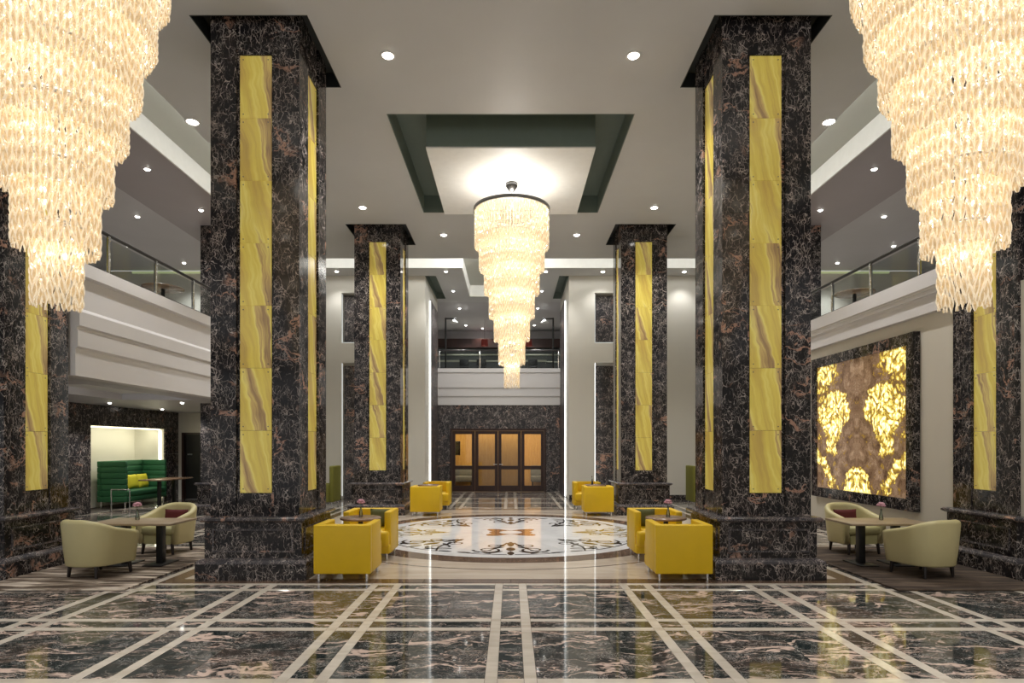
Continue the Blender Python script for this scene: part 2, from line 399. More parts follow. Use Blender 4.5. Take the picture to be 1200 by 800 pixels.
# ------------------------------------------------------------------ mesh helpers
class MB:
    def __init__(s): s.v, s.f, s.m, s.sm = [], [], [], []
    def add(s, vs, fs, mi=0, smooth=False):
        o = len(s.v)
        s.v.extend([tuple(p) for p in vs])
        for f in fs:
            s.f.append([i + o for i in f]); s.m.append(mi); s.sm.append(smooth)
        return s
    def box(s, x0, x1, y0, y1, z0, z1, mi=0):
        vs = [(x0, y0, z0), (x1, y0, z0), (x1, y1, z0), (x0, y1, z0), (x0, y0, z1), (x1, y0, z1), (x1, y1, z1), (x0, y1, z1)]
        return s.add(vs, [(0, 3, 2, 1), (4, 5, 6, 7), (0, 1, 5, 4), (1, 2, 6, 5), (2, 3, 7, 6), (3, 0, 4, 7)], mi)
    def slab(s, x0, x1, y0, y1, z0, z1, c=.002, mi=0):
        """box whose top edge is chamfered"""
        vs = [(x0, y0, z0), (x1, y0, z0), (x1, y1, z0), (x0, y1, z0), (x0, y0, z1 - c), (x1, y0, z1 - c), (x1, y1, z1 - c), (x0, y1, z1 - c),
              (x0 + c, y0 + c, z1), (x1 - c, y0 + c, z1), (x1 - c, y1 - c, z1), (x0 + c, y1 - c, z1)]
        fs = [(0, 1, 5, 4), (1, 2, 6, 5), (2, 3, 7, 6), (3, 0, 4, 7), (4, 5, 9, 8), (5, 6, 10, 9), (6, 7, 11, 10), (7, 4, 8, 11), (8, 9, 10, 11)]
        return s.add(vs, fs, mi)
    def rbox(s, x0, x1, y0, y1, z0, z1, r=.02, seg=3, mi=0, smooth=True):
        bm = bmesh.new()
        bmesh.ops.create_cube(bm, size=1.0)
        for v in bm.verts:
            v.co = Vector(((x0 + x1) / 2 + v.co.x * (x1 - x0), (y0 + y1) / 2 + v.co.y * (y1 - y0), (z0 + z1) / 2 + v.co.z * (z1 - z0)))
        bmesh.ops.bevel(bm, geom=bm.edges[:], offset=r, segments=seg, profile=.5, affect='EDGES')
        s.from_bm(bm, mi, smooth); bm.free()
        return s
    def from_bm(s, bm, mi=0, smooth=False):
        bm.verts.index_update()
        return s.add([v.co[:] for v in bm.verts], [[v.index for v in f.verts] for f in bm.faces], mi, smooth)
    def cyl(s, c0, c1, r0, r1=None, n=12, mi=0, caps=True, smooth=True):
        r1 = r0 if r1 is None else r1
        a, b = Vector(c0), Vector(c1)
        d = (b - a).normalized()
        u = d.orthogonal().normalized(); w = d.cross(u)
        vs = []
        for (c, r) in ((a, r0), (b, r1)):
            for i in range(n):
                t = 2 * PI * i / n
                vs.append(c + (u * math.cos(t) + w * math.sin(t)) * r)
        s.add(vs, [(i, (i + 1) % n, n + (i + 1) % n, n + i) for i in range(n)], mi, smooth)
        if caps: s.add(vs, [list(range(n))[::-1], list(range(n, 2 * n))], mi)
        return s
    def lathe(s, prof, n=24, c=(0, 0, 0), mi=0, smooth=True, caps=True):
        vs = []
        for (r, z) in prof:
            for i in range(n):
                t = 2 * PI * i / n
                vs.append((c[0] + r * math.cos(t), c[1] + r * math.sin(t), c[2] + z))
        fs = []
        for k in range(len(prof) - 1):
            for i in range(n):
                j = (i + 1) % n
                fs.append((k * n + i, k * n + j, (k + 1) * n + j, (k + 1) * n + i))
        s.add(vs, fs, mi, smooth)
        if caps:
            if prof[0][0] > 1e-4: s.add(vs[:n], [list(range(n))[::-1]], mi)
            if prof[-1][0] > 1e-4: s.add(vs[-n:], [list(range(n))], mi)
        return s
    def tube(s, pts, r, n=8, mi=0):
        for a, b in zip(pts[:-1], pts[1:]): s.cyl(a, b, r, n=n, mi=mi)
        return s
    def ball(s, c, r, n=10, k=6, mi=0, sq=1.0):
        prof = [(max(1e-5, r * math.sin(PI * i / k)), -r * sq * math.cos(PI * i / k)) for i in range(k + 1)]
        return s.lathe(prof, n, c, mi, True, False)
    def prism(s, poly, y0, y1, axis='y', mi=0):
        """extrude a 2-D polygon; axis y: poly is (x,z); axis x: (y,z); axis z: (x,y)"""
        n = len(poly)
        def P(p, h):
            return {'y': (p[0], h, p[1]), 'x': (h, p[0], p[1]), 'z': (p[0], p[1], h)}[axis]
        vs = [P(p, y0) for p in poly] + [P(p, y1) for p in poly]
        s.add(vs, [(i, (i + 1) % n, n + (i + 1) % n, n + i) for i in range(n)] + [list(range(n))[::-1], list(range(n, 2 * n))], mi)
        return s
    def mesh(s, name, mats):
        me = bpy.data.meshes.new(name)
        me.from_pydata(s.v, [], s.f)
        for m in (mats if isinstance(mats, (list, tuple)) else [mats]): me.materials.append(m)
        me.polygons.foreach_set('material_index', s.m)
        me.polygons.foreach_set('use_smooth', s.sm)
        bm = bmesh.new(); bm.from_mesh(me)
        bmesh.ops.recalc_face_normals(bm, faces=bm.faces[:])
        bm.to_mesh(me); bm.free()
        return me
    def build(s, name, mats, parent=None):
        return link(name, s.mesh(name, mats), parent)

def link(name, me, parent=None):
    o = bpy.data.objects.new(name, me)
    COL.objects.link(o)
    if parent is not None: o.parent = parent
    return o

def tag(o, label=None, cat=None, group=None, kind=None):
    if label: o['label'] = label
    if cat: o['category'] = cat
    if group: o['group'] = group
    if kind: o['kind'] = kind
    return o

def thing(name, label, cat, loc=(0, 0, 0), rz=0.0, group=None):
    o = bpy.data.objects.new(name, None)
    COL.objects.link(o)
    o.empty_display_size = .1
    o.location = loc; o.rotation_euler = (0, 0, rz)
    return tag(o, label, cat, group)

KIDS = {}
def children_of(o):
    return [c for c in bpy.data.objects if c.parent == o]

def dup(root, loc=None, rz=None, label=None, group=None, scale=None):
    def cp(o, parent):
        c = o.copy(); COL.objects.link(c)
        if parent is not None: c.parent = parent
        for ch in KIDS_MAP.get(o, ()): cp(ch, c)
        return c
    KIDS_MAP = {}
    for q in COL.objects:
        if q.parent is not None: KIDS_MAP.setdefault(q.parent, []).append(q)
    r = cp(root, None)
    if loc is not None: r.location = loc
    if rz is not None: r.rotation_euler = (0, 0, rz)
    if label: r['label'] = label
    if group: r['group'] = group
    return r

def struct(name, mb, mats, label=None):
    o = mb.build(name, mats)
    o['kind'] = 'structure'
    if label: o['label'] = label
    return o

def plate(x0, x1, y0, y1, z0, z1, holes=(), mi=0):
    """horizontal plate with rectangular holes"""
    xs = sorted({x0, x1, *[min(max(h[k], x0), x1) for h in holes for k in (0, 1)]})
    ys = sorted({y0, y1, *[min(max(h[k], y0), y1) for h in holes for k in (2, 3)]})
    def solid(i, j):
        if not (0 <= i < len(xs) - 1 and 0 <= j < len(ys) - 1): return False
        cx, cy = (xs[i] + xs[i + 1]) / 2, (ys[j] + ys[j + 1]) / 2
        return not any(h[0] < cx < h[1] and h[2] < cy < h[3] for h in holes)
    mb = MB()
    for i in range(len(xs) - 1):
        for j in range(len(ys) - 1):
            if not solid(i, j): continue
            a, b, c, d = xs[i], xs[i + 1], ys[j], ys[j + 1]
            mb.add([(a, c, z0), (a, d, z0), (b, d, z0), (b, c, z0)], [(0, 1, 2, 3)], mi)
            mb.add([(a, c, z1), (a, d, z1), (b, d, z1), (b, c, z1)], [(3, 2, 1, 0)], mi)
            if not solid(i - 1, j): mb.add([(a, c, z0), (a, c, z1), (a, d, z1), (a, d, z0)], [(0, 1, 2, 3)], mi)
            if not solid(i + 1, j): mb.add([(b, c, z0), (b, d, z0), (b, d, z1), (b, c, z1)], [(0, 1, 2, 3)], mi)
            if not solid(i, j - 1): mb.add([(a, c, z0), (b, c, z0), (b, c, z1), (a, c, z1)], [(0, 1, 2, 3)], mi)
            if not solid(i, j + 1): mb.add([(a, d, z0), (a, d, z1), (b, d, z1), (b, d, z0)], [(0, 1, 2, 3)], mi)
    return mb

def mesh_plain(mb, name, mats):
    """mesh without normal recalculation (open plates)"""
    me = bpy.data.meshes.new(name)
    me.from_pydata(mb.v, [], mb.f)
    for m in (mats if isinstance(mats, (list, tuple)) else [mats]): me.materials.append(m)
    me.polygons.foreach_set('material_index', mb.m)
    return me

def area(name, loc, rot, sx, sy, energy, col=(1, .98, .945), parent=None):
    l = bpy.data.lights.new(name, 'AREA')
    l.shape = 'RECTANGLE'; l.size = sx; l.size_y = sy; l.energy = energy; l.color = col
    o = bpy.data.objects.new(name, l); COL.objects.link(o)
    o.location = loc; o.rotation_euler = rot
    if parent is not None: o.parent = parent
    return o

def point(name, loc, energy, col=(1, .92, .80), r=.06, parent=None):
    l = bpy.data.lights.new(name, 'POINT')
    l.energy = energy; l.color = col; l.shadow_soft_size = r
    o = bpy.data.objects.new(name, l); COL.objects.link(o)
    o.location = loc
    if parent is not None: o.parent = parent
    return o

# ================================================================== SETTING
CZ = 6.86                                   # main ceiling height
ROWS = (8.08, 15.0)                         # column rows
CX = 3.18                                   # inner column centres
SX = 6.85                                   # side column centres
HALL_W, REAR = 6.25, 18.6                   # balcony face, rear wall
PX0, PX1, PY = -2.63, 1.79, 21.7            # portal opening and its back

# ---------------- ceiling
caps = [(sx * CX - .715, sx * CX + .715, r - .745, r + .735) for sx in (-1, 1) for r in ROWS]
coffer = (-1.95, 1.95, 9.52, 13.55)
main = plate(-5.2, 5.2, -4.0, 16.87, CZ, 7.25, caps + [coffer])
o = link('ceiling', mesh_plain(main, 'ceiling', M['ceil'])); o['kind'] = 'structure'
top = MB(); top.box(-HALL_W, HALL_W, -4.0, 21.2, 7.25, 7.35)
struct('ceiling', top, M['ceil_slot'])
rear = plate(-HALL_W, HALL_W, 17.8, REAR, CZ, 7.25, [(-1.45, .61, 17.0, 19.0)])
o = link('ceiling', mesh_plain(rear, 'ceiling', M['ceil'])); o['kind'] = 'structure'
rear2 = plate(PX0, PX1, REAR, 22.0, CZ, 7.25, [(-1.45, .61, 18.0, 21.2), (PX0 - .1, -2.3, 18.6, 21.5), (1.49, PX1 + .1, 18.6, 21.5)])
o = link('ceiling', mesh_plain(rear2, 'ceiling', M['ceil'])); o['kind'] = 'structure'
lounge_top = MB(); lounge_top.box(-6.5, 5.6, 22.0, 28.0, CZ, 7.0)
struct('ceiling', lounge_top, M['ceil_grey'])
for s in (-1, 1):
    a, b = sorted((s * HALL_W, s * 8.0))
    struct('ceiling', MB().box(a, b, -4.0, REAR, 6.90, 7.25), M['ceil_purple'])
    a, b = sorted((s * 8.0, s * 12.6))
    struct('ceiling', MB().box(a, b, -4.0, REAR, 7.02, 7.25), M['ceil_grey'])
    a, b = sorted((s * (HALL_W - .03), s * HALL_W))
    struct('trim_cove_' + ('left' if s < 0 else 'right'), MB().box(a, b, -4.0, 17.8, CZ, 7.25), M['cove'])
# white riser at the far side of the rear light slot and round the portal recess
mb = MB()
mb.box(-HALL_W + .03, -1.45, 17.77, 17.8, CZ, 7.25); mb.box(.61, HALL_W - .03, 17.77, 17.8, CZ, 7.25)
mb.box(-1.45, -1.42, 17.77, 21.17, CZ, 7.25); mb.box(.58, .61, 17.77, 21.17, CZ, 7.25); mb.box(-1.45, .61, 21.17, 21.2, CZ, 7.25)
struct('trim_cove_rear', mb, M['cove'])
# dark linings of the column recesses, of the coffer and of the pilaster recesses
n = 1
for h in caps:
    mb = MB(); t = .012; z1 = 7.06
    mb.box(h[0], h[0] + t, h[2], h[3], CZ - .004, z1); mb.box(h[1] - t, h[1], h[2], h[3], CZ - .004, z1)
    mb.box(h[0], h[1], h[2], h[2] + t, CZ - .004, z1); mb.box(h[0], h[1], h[3] - t, h[3], CZ - .004, z1)
    mb.box(h[0], h[1], h[2], h[3], z1, z1 + .01)
    struct('trim_%d' % n, mb, M['cap_dark']); n += 1
for h in ((PX0, -2.3, 18.6, 21.5), (1.49, PX1, 18.6, 21.5)):
    mb = MB(); z1 = 7.08; t = .012
    mb.box(h[0], h[0] + t, h[2], h[3], CZ - .003, z1); mb.box(h[1] - t, h[1], h[2], h[3], CZ - .003, z1)
    mb.box(h[0], h[1], h[2], h[2] + t, CZ - .003, z1); mb.box(h[0], h[1], h[3] - t, h[3], CZ - .003, z1)
    mb.box(h[0], h[1], h[2], h[3], z1, z1 + .01)
    struct('trim_%d' % n, mb, M['green_dark']); n += 1
mb = MB(); h = coffer; t = .015
mb.box(h[0], h[0] + t, h[2], h[3], CZ - .003, 7.25); mb.box(h[1] - t, h[1], h[2], h[3], CZ - .003, 7.25)
mb.box(h[0], h[1], h[2], h[2] + t, CZ - .003, 7.25); mb.box(h[0], h[1], h[3] - t, h[3], CZ - .003, 7.25)
mb.box(h[0], h[1], h[2], h[3], 7.235, 7.25)
struct('trim_%d' % n, mb, M['green_dark']); n += 1
# dropped white panel in the coffer
pnl = MB(); pnl.box(-1.42, 1.42, 10.17, 13.07, 6.665, 7.235)
pw = MB(); pw.box(-1.425, 1.425, 10.165, 13.075, 6.64, 6.665)
t = struct('trim_%d' % n, pnl, M['green_dark']); n += 1
pw.build('white_underside', M['white_panel'], t)

# ---------------- walls
# rear walls each side of the portal, with a deep recess for the marble panels
def rear_wall(name, x0, x1, px0, px1, door=None):
    mb = MB()
    f, b = REAR, REAR + .45
    mb.box(x0, px0, f, b, 0, 7.0) if door is None else None
    if door:
        d0, d1, dz = door
        mb.box(x0, d0, f, b, 0, 7.0); mb.box(d0, d1, f, b, dz, 7.0); mb.box(d1, px0, f, b, 0, 7.0)
    mb.box(px1, x1, f, b, 0, 7.0)
    mb.box(px0, px1, f, b, 4.20, 4.80); mb.box(px0, px1, f, b, 6.34, 7.0)
    mb.box(px0, px1, f + .30, b, 0, 4.20); mb.box(px0, px1, f + .30, b, 4.80, 6.34)
    w = struct(name, mb, M['wall'])
    k = .035
    for (z0, z1) in ((0, 1.40), (1.405, 2.80), (2.805, 4.13), (4.87, 5.60), (5.605, 6.30)):
        for (a, c) in ((px0 + k, (px0 + px1) / 2 - .002), ((px0 + px1) / 2 + .002, px1 - k)):
            MB().box(a, c, f + .22, f + .30, z0, z1).build('marble_panel', M['cladding'], w)
    return w
w_rl = rear_wall('wall_rear_left', -12.6, PX0, -5.20, -3.22, door=(-10.10, -9.25, 2.05))
w_rr = rear_wall('wall_rear_right', PX1, 12.6, 2.58, 4.56)
MB().box(-9.25, -5.2, REAR - .02, REAR, 0, .14).build('baseboard', M['column'], w_rl)
MB().box(-3.22, PX0, REAR - .02, REAR, 0, .14).build('baseboard', M['column'], w_rl)
MB().box(4.56, 6.3, REAR - .02, REAR, 0, .14).build('baseboard', M['column'], w_rr)
MB().box(PX1, 2.58, REAR - .02, REAR, 0, .14).build('baseboard', M['column'], w_rr)
# dark service door at the left end of the rear wall
d2 = MB(); d2.box(-10.04, -9.31, REAR + .12, REAR + .17, 0.01, 2.0)
d2o = struct('door_2', d2, M['black'])
fr = MB(); fr.box(-10.10, -10.04, REAR - .01, REAR + .2, 0, 2.05); fr.box(-9.31, -9.25, REAR - .01, REAR + .2, 0, 2.05); fr.box(-10.04, -9.31, REAR - .01, REAR + .2, 2.0, 2.05)
fr.build('door_frame', M['darkwood'], d2o)
MB().box(-9.98, -9.84, REAR + .10, REAR + .12, 1.36, 1.40).build('sign_plate', M['steel'], d2o)
MB().cyl((-9.40, REAR + .08, 1.0), (-9.52, REAR + .08, 1.0), .012).build('door_handle', M['steel'], d2o)

# portal returns: white first, then clad in marble
for s, x in (('left', PX0), ('right', PX1)):
    a, b = (x - .3, x) if s == 'left' else (x, x + .3)
    w = struct('wall_portal_' + s, MB().box(a, b, REAR + .45, PY + .1, 0, 7.0), M['wall'])
    e = .03 if s == 'left' else -.03
    for z0, z1 in ((0, 1.6), (1.605, 3.2), (3.205, 4.8), (4.805, 6.40)):
        p0, p1 = sorted((x, x + e))
        MB().box(p0, p1, 19.72, PY - .05, z0, z1).build('marble_panel', M['cladding'], w)

# portal back wall with the door opening
DX0, DX1, DZ = -2.17, 1.268, 2.26
mb = MB()
mb.box(PX0, DX0, PY, PY + .25, 0, 3.15); mb.box(DX1, PX1, PY, PY + .25, 0, 3.15); mb.box(DX0, DX1, PY, PY + .25, DZ, 3.15)
wp = struct('wall_portal_back', mb, M['wallmarble'])
for (a, b) in ((PX0 + .03, DX0), (DX1, PX1 - .03)):
    for z0, z1 in ((0, .75), (.753, 1.5), (1.503, 2.26), (2.263, 3.12)):
        MB().box(a + .002, b - .002, PY - .03, PY, z0, z1).build('marble_panel', M['cladding'], wp)
for k in range(5):
    w = (DX1 - DX0) / 5
    MB().box(DX0 + k * w + .002, DX0 + (k + 1) * w - .002, PY - .03, PY, DZ + .003, 3.12).build('marble_panel', M['cladding'], wp)

# main door: four glazed leaves
door = MB()
door.box(DX0, DX0 + .07, PY - .05, PY + .12, 0, DZ); door.box(DX1 - .07, DX1, PY - .05, PY + .12, 0, DZ)
door.box(DX0 + .07, DX1 - .07, PY - .05, PY + .12, DZ - .08, DZ)
d1 = struct('door_1', door, M['darkwood'])
lw = (DX1 - DX0 - .14) / 4
for k in range(4):
    x0 = DX0 + .07 + k * lw + .004; x1 = x0 + lw - .008
    st = .115
    lf = MB(); y0, y1 = PY - .02, PY + .03
    lf.box(x0, x0 + st, y0, y1, .01, DZ - .085); lf.box(x1 - st, x1, y0, y1, .01, DZ - .085)
    lf.box(x0 + st, x1 - st, y0, y1, .01, .22); lf.box(x0 + st, x1 - st, y0, y1, .80, .93); lf.box(x0 + st, x1 - st, y0, y1, DZ - .20, DZ - .085)
    lo = lf.build('door_leaf', M['darkwood'], d1)
    MB().box(x0 + st, x1 - st, PY, PY + .008, .22, .80).build('pane', M['pane'], lo)
    MB().box(x0 + st, x1 - st, PY, PY + .008, .93, DZ - .20).build('pane', M['pane'], lo)
    if k in (1, 2):
        hx = x1 - .05 if k == 1 else x0 + .05
        hd = MB().cyl((hx, PY - .07, .98), (hx + (-.13 if k == 1 else .13) * .9, PY - .07, .98), .012); hd.cyl((hx, PY - .02, .98), (hx, PY - .07, .98), .014)
        hd.build('door_handle', M['steel'], lo)

# vestibule behind the door
mb = MB()
mb.box(-3.2, 2.4, 24.6, 24.7, 0, 3.0)
struct('wall_vestibule_back', mb, M['goldwood'])
struct('wall_vestibule_left', MB().box(-3.3, -3.2, PY + .25, 24.7, 0, 3.0), M['wall'])
struct('wall_vestibule_right', MB().box(2.4, 2.5, PY + .25, 24.7, 0, 3.0), M['goldwood'])
struct('ceiling', MB().box(-3.3, 2.5, PY + .25, 24.7, 2.95, 3.05), M['wall'])
scr = thing('timber_screen', 'golden timber screen seen through the middle leaves of the glazed door', 'screen', (-.44, 22.65, 0))
for k in range(4):
    MB().box(-.92 + k * .46, -.92 + (k + 1) * .46 - .006, -.03, .03, .0, 2.3).build('screen_panel', M['goldwood'], scr)
area('vestibule_light', (-.4, 23.4, 2.92), (0, 0, 0), 4.5, 1.2, 75, (1, .86, .62))
area('vestibule_light', (-.4, 22.25, 2.92), (0, 0, 0), 3.6, .3, 70, (1, .86, .62))
tv = thing('television', 'black television on the wall seen through the leftmost door leaf', 'television', (-2.42, 24.0, 1.55))
MB().rbox(-.42, .42, -.03, .03, -.28, .28, .012, 2).build('screen', M['screen'], tv)
MB().box(-.04, .04, .03, .59, -.04, .04).build('wall_bracket', M['black'], tv)
for xx, lb in ((-2.05, 'low grey bench behind the leftmost glazed door leaf'), (1.35, 'low grey bench behind the rightmost glazed door leaf')):
    t = thing('bench', lb, 'bench', (xx, 24.15, 0))
    MB().rbox(-.55, .55, -.3, .3, .22, .45, .03, 2).build('seat', M['grey_fabric'], t)
    MB().rbox(-.55, .55, .2, .32, .45, .85, .03, 2).build('backrest', M['grey_fabric'], t)
    for sx in (-1, 1):
        for sy in (-1, 1): MB().cyl((sx * .48, sy * .22, 0), (sx * .48, sy * .22, .22), .02).build('leg', M['black'], t)
cv = thing('led_strip', 'warm light line down the wall behind the rightmost door leaf', 'light strip', (1.42, 24.58, 0))
MB().box(-.02, .02, -.012, .012, .4, 2.6).build('diffuser', M['led_warm'], cv)

# balcony above the portal
mb = MB()
prof = [(21.75, 3.10), (21.64, 3.10), (21.64, 3.38), (21.61, 3.42), (21.61, 3.68), (21.58, 3.72), (21.58, 4.24), (21.55, 4.26), (21.55, 4.40), (21.75, 4.40)]
mb.prism(prof, PX0 + .03, PX1 - .03, 'x')
struct('trim_balcony_portal', mb, M['trim'])
struct('floor', MB().box(-6.5, 5.6, 21.75, 28.0, 3.9, 4.10), M['bounce_floor'])
struct('wall_lounge_back', MB().box(-6.5, 5.6, 27.6, 27.8, 4.1, CZ), M['ceil_grey'])
struct('wall_lounge_left', MB().box(-6.6, -6.5, PY + .1, 27.8, 4.1, CZ), M['ceil_grey'])
struct('wall_lounge_right', MB().box(5.6, 5.7, PY + .1, 27.8, 4.1, CZ), M['ceil_grey'])

# side galleries: slab, fascia mouldings, walls
def side_face(s, prof, y0, y1):
    """prof: list of (out, z) – out is metres towards the hall from the fascia plane"""
    return MB().prism([(s * (HALL_W - o_), z) for (o_, z) in prof], y0, y1, 'y')
left_prof = [(-.30, 2.66), (0, 2.66), (0, 3.05), (.035, 3.08), (.035, 3.31), (.02, 3.33), (.02, 3.36), (.06, 3.38), (.06, 3.58), (.03, 3.62), (0, 3.64), (0, 4.09), (.07, 4.11), (.07, 4.30), (-.30, 4.30)]
right_prof = [(-.30, 3.64), (.0, 3.64), (.0, 3.86), (.02, 3.89), (.045, 3.90), (.045, 3.955), (.055, 3.96), (.055, 3.985), (.08, 4.0), (.08, 4.22), (-.30, 4.22)]
k = 1
for s, prof, nm in ((-1, left_prof, 'left'), (1, right_prof, 'right')):
    for (y0, y1) in ((8.70, 14.40), (15.58, REAR)):
        struct('trim_fascia_%s_%d' % (nm, k), side_face(s, prof, y0, y1), M['trim']); k += 1
tray = plate(-12.6, -6.5, -4.0, REAR, 2.66, 2.80, [(-8.6, -7.0, 10.0, 13.4)])
o = link('ceiling', mesh_plain(tray, 'ceiling', M['ceil_grey'])); o['kind'] = 'structure'
struct('ceiling', MB().box(-8.7, -6.9, 9.9, 13.5, 2.80, 2.83), M['white_panel'])
t = thing('led_strip', 'light line hidden in the ceiling tray of the left lounge', 'light strip', (-7.8, 10.06, 2.74))
MB().box(-.75, .75, -.02, .02, -.015, .015).build('diffuser', M['led_soft'], t)
area('tray_lamp', (0, .03, 0), (R(80), 0, 0), 1.5, .05, 10, (1, .98, .94), parent=t)
struct('floor', MB().box(-12.6, -6.5, -4.0, REAR, 3.9, 4.08), M['bounce_floor'])
struct('floor', MB().box(6.5, 12.6, -4.0, REAR, 3.9, 4.08), M['bounce_floor'])
struct('wall_right', MB().box(6.34, 6.6, -4.0, REAR, 0, 3.70), M['wall_right'])
struct('baseboard_right', MB().box(6.31, 6.34, 8.72, REAR, 0, .15), M['column'])
for s, nm in ((-1, 'left'), (1, 'right')):
    a, b = sorted((s * 12.6, s * 12.8))
    struct('wall_gallery_' + nm, MB().box(a, b, -4.0, REAR, 4.08, 7.2), M['ceil_grey'])
# left lounge wall in marble with a deep niche
NY0, NY1, NZ, NX = 14.72, 17.88, 2.14, -11.1
mb = MB()
mb.box(-11.3, -10.24, 9.0, NY0, 0, 2.66); mb.box(-11.3, -10.24, NY1, REAR, 0, 2.66); mb.box(-11.3, -10.24, NY0, NY1, NZ, 2.66)
mb.box(-11.3, NX, NY0, NY1, 0, NZ)
mb.m = [1 if i >= 18 else 0 for i in range(len(mb.f))]
wl = struct('wall_left', mb, [M['wall'], M['wall']])
def wl_panel(y0, y1, z0, z1):
    MB().box(-10.24, -10.2, y0 + .002, y1 - .002, z0 + .002, z1 - .002).build('marble_panel', M['wallmarble'], wl)
for (y0, y1) in ((9.0, 10.5), (10.5, 12.0), (12.0, 13.4), (13.4, NY0)):
    wl_panel(y0, y1, 0, 1.4); wl_panel(y0, y1, 1.4, 2.66)
for (y0, y1) in ((NY1, REAR),):
    wl_panel(y0, y1, 0, 1.4); wl_panel(y0, y1, 1.4, 2.66)
for k in range(3):
    w = (NY1 - NY0) / 3
    wl_panel(NY0 + k * w, NY0 + (k + 1) * w, NZ, 2.66)
# niche light lines
t = thing('led_strip', 'warm light line along the top edge of the left lounge niche', 'light strip', (-10.34, (NY0 + NY1) / 2, NZ - .02))
MB().box(-.03, .03, -1.5, 1.5, -.012, .012).build('diffuser', M['led_warm'], t)
area('niche_light', (-.12, 0, -.03), (0, R(38), 0), .06, 2.9, 12, (1, .96, .70), parent=t)
t = thing('led_strip', 'warm light line down the far side of the left lounge niche', 'light strip', (-10.34, NY1 - .02, 1.1))
MB().box(-.03, .03, -.012, .012, -1.0, 1.0).build('diffuser', M['led_warm'], t)
area('niche_light', (-.1, -.03, 0), (R(-90), 0, R(-25)), .06, 1.9, 4, (1, .96, .70), parent=t)

# vertical light lines in the portal and beside the rear panels
for (x, lb) in ((PX0 + .035, 'white vertical light line on the left side of the portal'), (PX1 - .035, 'white vertical light line on the right side of the portal')):
    t = thing('led_strip', lb, 'light strip', (x, 19.55, 0))
    MB().box(-.012, .012, -.05, .05, .02, 6.32).build('diffuser', M['led'], t)
for (x, z0, z1, lb) in ((-5.185, .1, 4.18, 'thin light line left of the lower marble panel on the left rear wall'),
                        (2.595, .1, 4.18, 'thin light line left of the lower marble panel on the right rear wall'),
                        (-5.185, 4.82, 6.3, 'thin light line left of the upper marble panel on the left rear wall'),
                        (2.595, 4.82, 6.3, 'thin light line left of the upper marble panel on the right rear wall')):
    t = thing('led_strip', lb, 'light strip', (x, REAR + .06, 0))
    MB().box(-.008, .008, -.03, .03, z0, z1).build('diffuser', M['led'] if (x > 0 and z0 < 1) else M['led_soft'], t)
for (x, lb) in ((-4.2, 'light line under the upper marble panel on the left rear wall'), (3.57, 'light line under the upper marble panel on the right rear wall')):
    t = thing('led_strip', lb, 'light strip', (x, REAR + .06, 4.812))
    MB().box(-.95, .95, -.05, .05, -.010, .010).build('diffuser', M['led_soft'], t)
# light hidden in the ceiling slots, thrown at the white risers
def cove(name, lb, loc, size, rot, e):
    t = thing('cove_light', lb, 'light strip', loc)
    area('cove_lamp', (0, 0, 0), rot, size[0], size[1], e, (1, .98, .92), parent=t)
    return t
for s, nm in ((-1, 'left'), (1, 'right')):
    t = cove('cove', 'light line hidden in the %s ceiling slot above the gallery edge' % nm, (s * 5.26, 6.9, 7.02), (.10, 20.5), (0, R(-80) * s, 0), E_COVE * 4)
    MB().box(-.02, .02, -10.2, 10.2, -.02, .02).build('diffuser', M['led'], t)
for (x0, x1, lb) in ((-6.2, -1.5, 'light line hidden in the rear ceiling slot left of the portal'), (.65, 6.2, 'light line hidden in the rear ceiling slot right of the portal')):
    t = cove('cove', lb, ((x0 + x1) / 2, 16.93, 7.02), (x1 - x0, .10), (R(80), 0, 0), E_COVE * 1.2)
    MB().box(-(x1 - x0) / 2, (x1 - x0) / 2, -.02, .02, -.02, .02).build('diffuser', M['led'], t)
t = cove('cove', 'light line hidden in the ceiling slot in front of the portal recess', (-.42, 16.93, 7.05), (1.9, .1), (R(84), 0, 0), 60)
MB().box(-.95, .95, -.02, .02, -.02, .02).build('diffuser', M['led'], t)
t = cove('cove', 'light line hidden along the right side of the portal ceiling recess', (.54, 19.4, 7.10), (.1, 3.2), (0, R(84), 0), 26)
MB().box(-.02, .02, -1.6, 1.6, -.02, .02).build('diffuser', M['led_soft'], t)

# ================================================================== FLOOR
GX, GY0 = 1.475, 7.08
HO, HI = .185, .094                       # half outer / half inner width of a strip pair
floor = struct('floor', MB().box(-12.6, 12.6, -4.0, 25.0, -.06, -.010), M['grout'])
tiles = []                                 # (x0,x1,y0,y1,kind)
def cell_axis(c0, step, lo, hi):
    """spans along one axis: ('big'|'strip'|'gap', a, b)"""
    out = []
    k0 = math.floor((lo - c0) / step) - 1; k1 = math.ceil((hi - c0) / step) + 1
    for k in range(k0, k1 + 1):
        c = c0 + k * step
        for kind, a, b in (('strip', c - HO, c - HI), ('gap', c - HI, c + HI), ('strip', c + HI, c + HO), ('big', c + HO, c + step - HO)):
            a, b = max(a, lo), min(b, hi)
            if b - a > .012: out.append((kind, a, b))
    return out
def grid(x0, x1, y0, y1):
    for (kx, a, b) in cell_axis(0.0, GX, x0, x1):
        for (ky, c, d) in cell_axis(GY0, GX + .01, y0, y1):
            if kx == 'strip': kind = 'strip'
            elif ky == 'strip': kind = 'strip'
            elif kx == 'big' and ky == 'big': kind = 'tile'
            else: kind = 'inset_tile'
            if kind == 'tile' and b - a > .9:
                m_ = (a + b) / 2 + rnd.choice((-.12, 0, .1))
                tiles.append((a, m_, c, d, kind)); tiles.append((m_, b, c, d, kind))
            else: tiles.append((a, b, c, d, kind))
MEDY = 11.54
FX = 4.24
grid(-9.0, 9.0, 1.2, 7.275)
grid(-10.18, -FX, 7.275, REAR)
grid(FX, 6.32, 7.275, REAR)
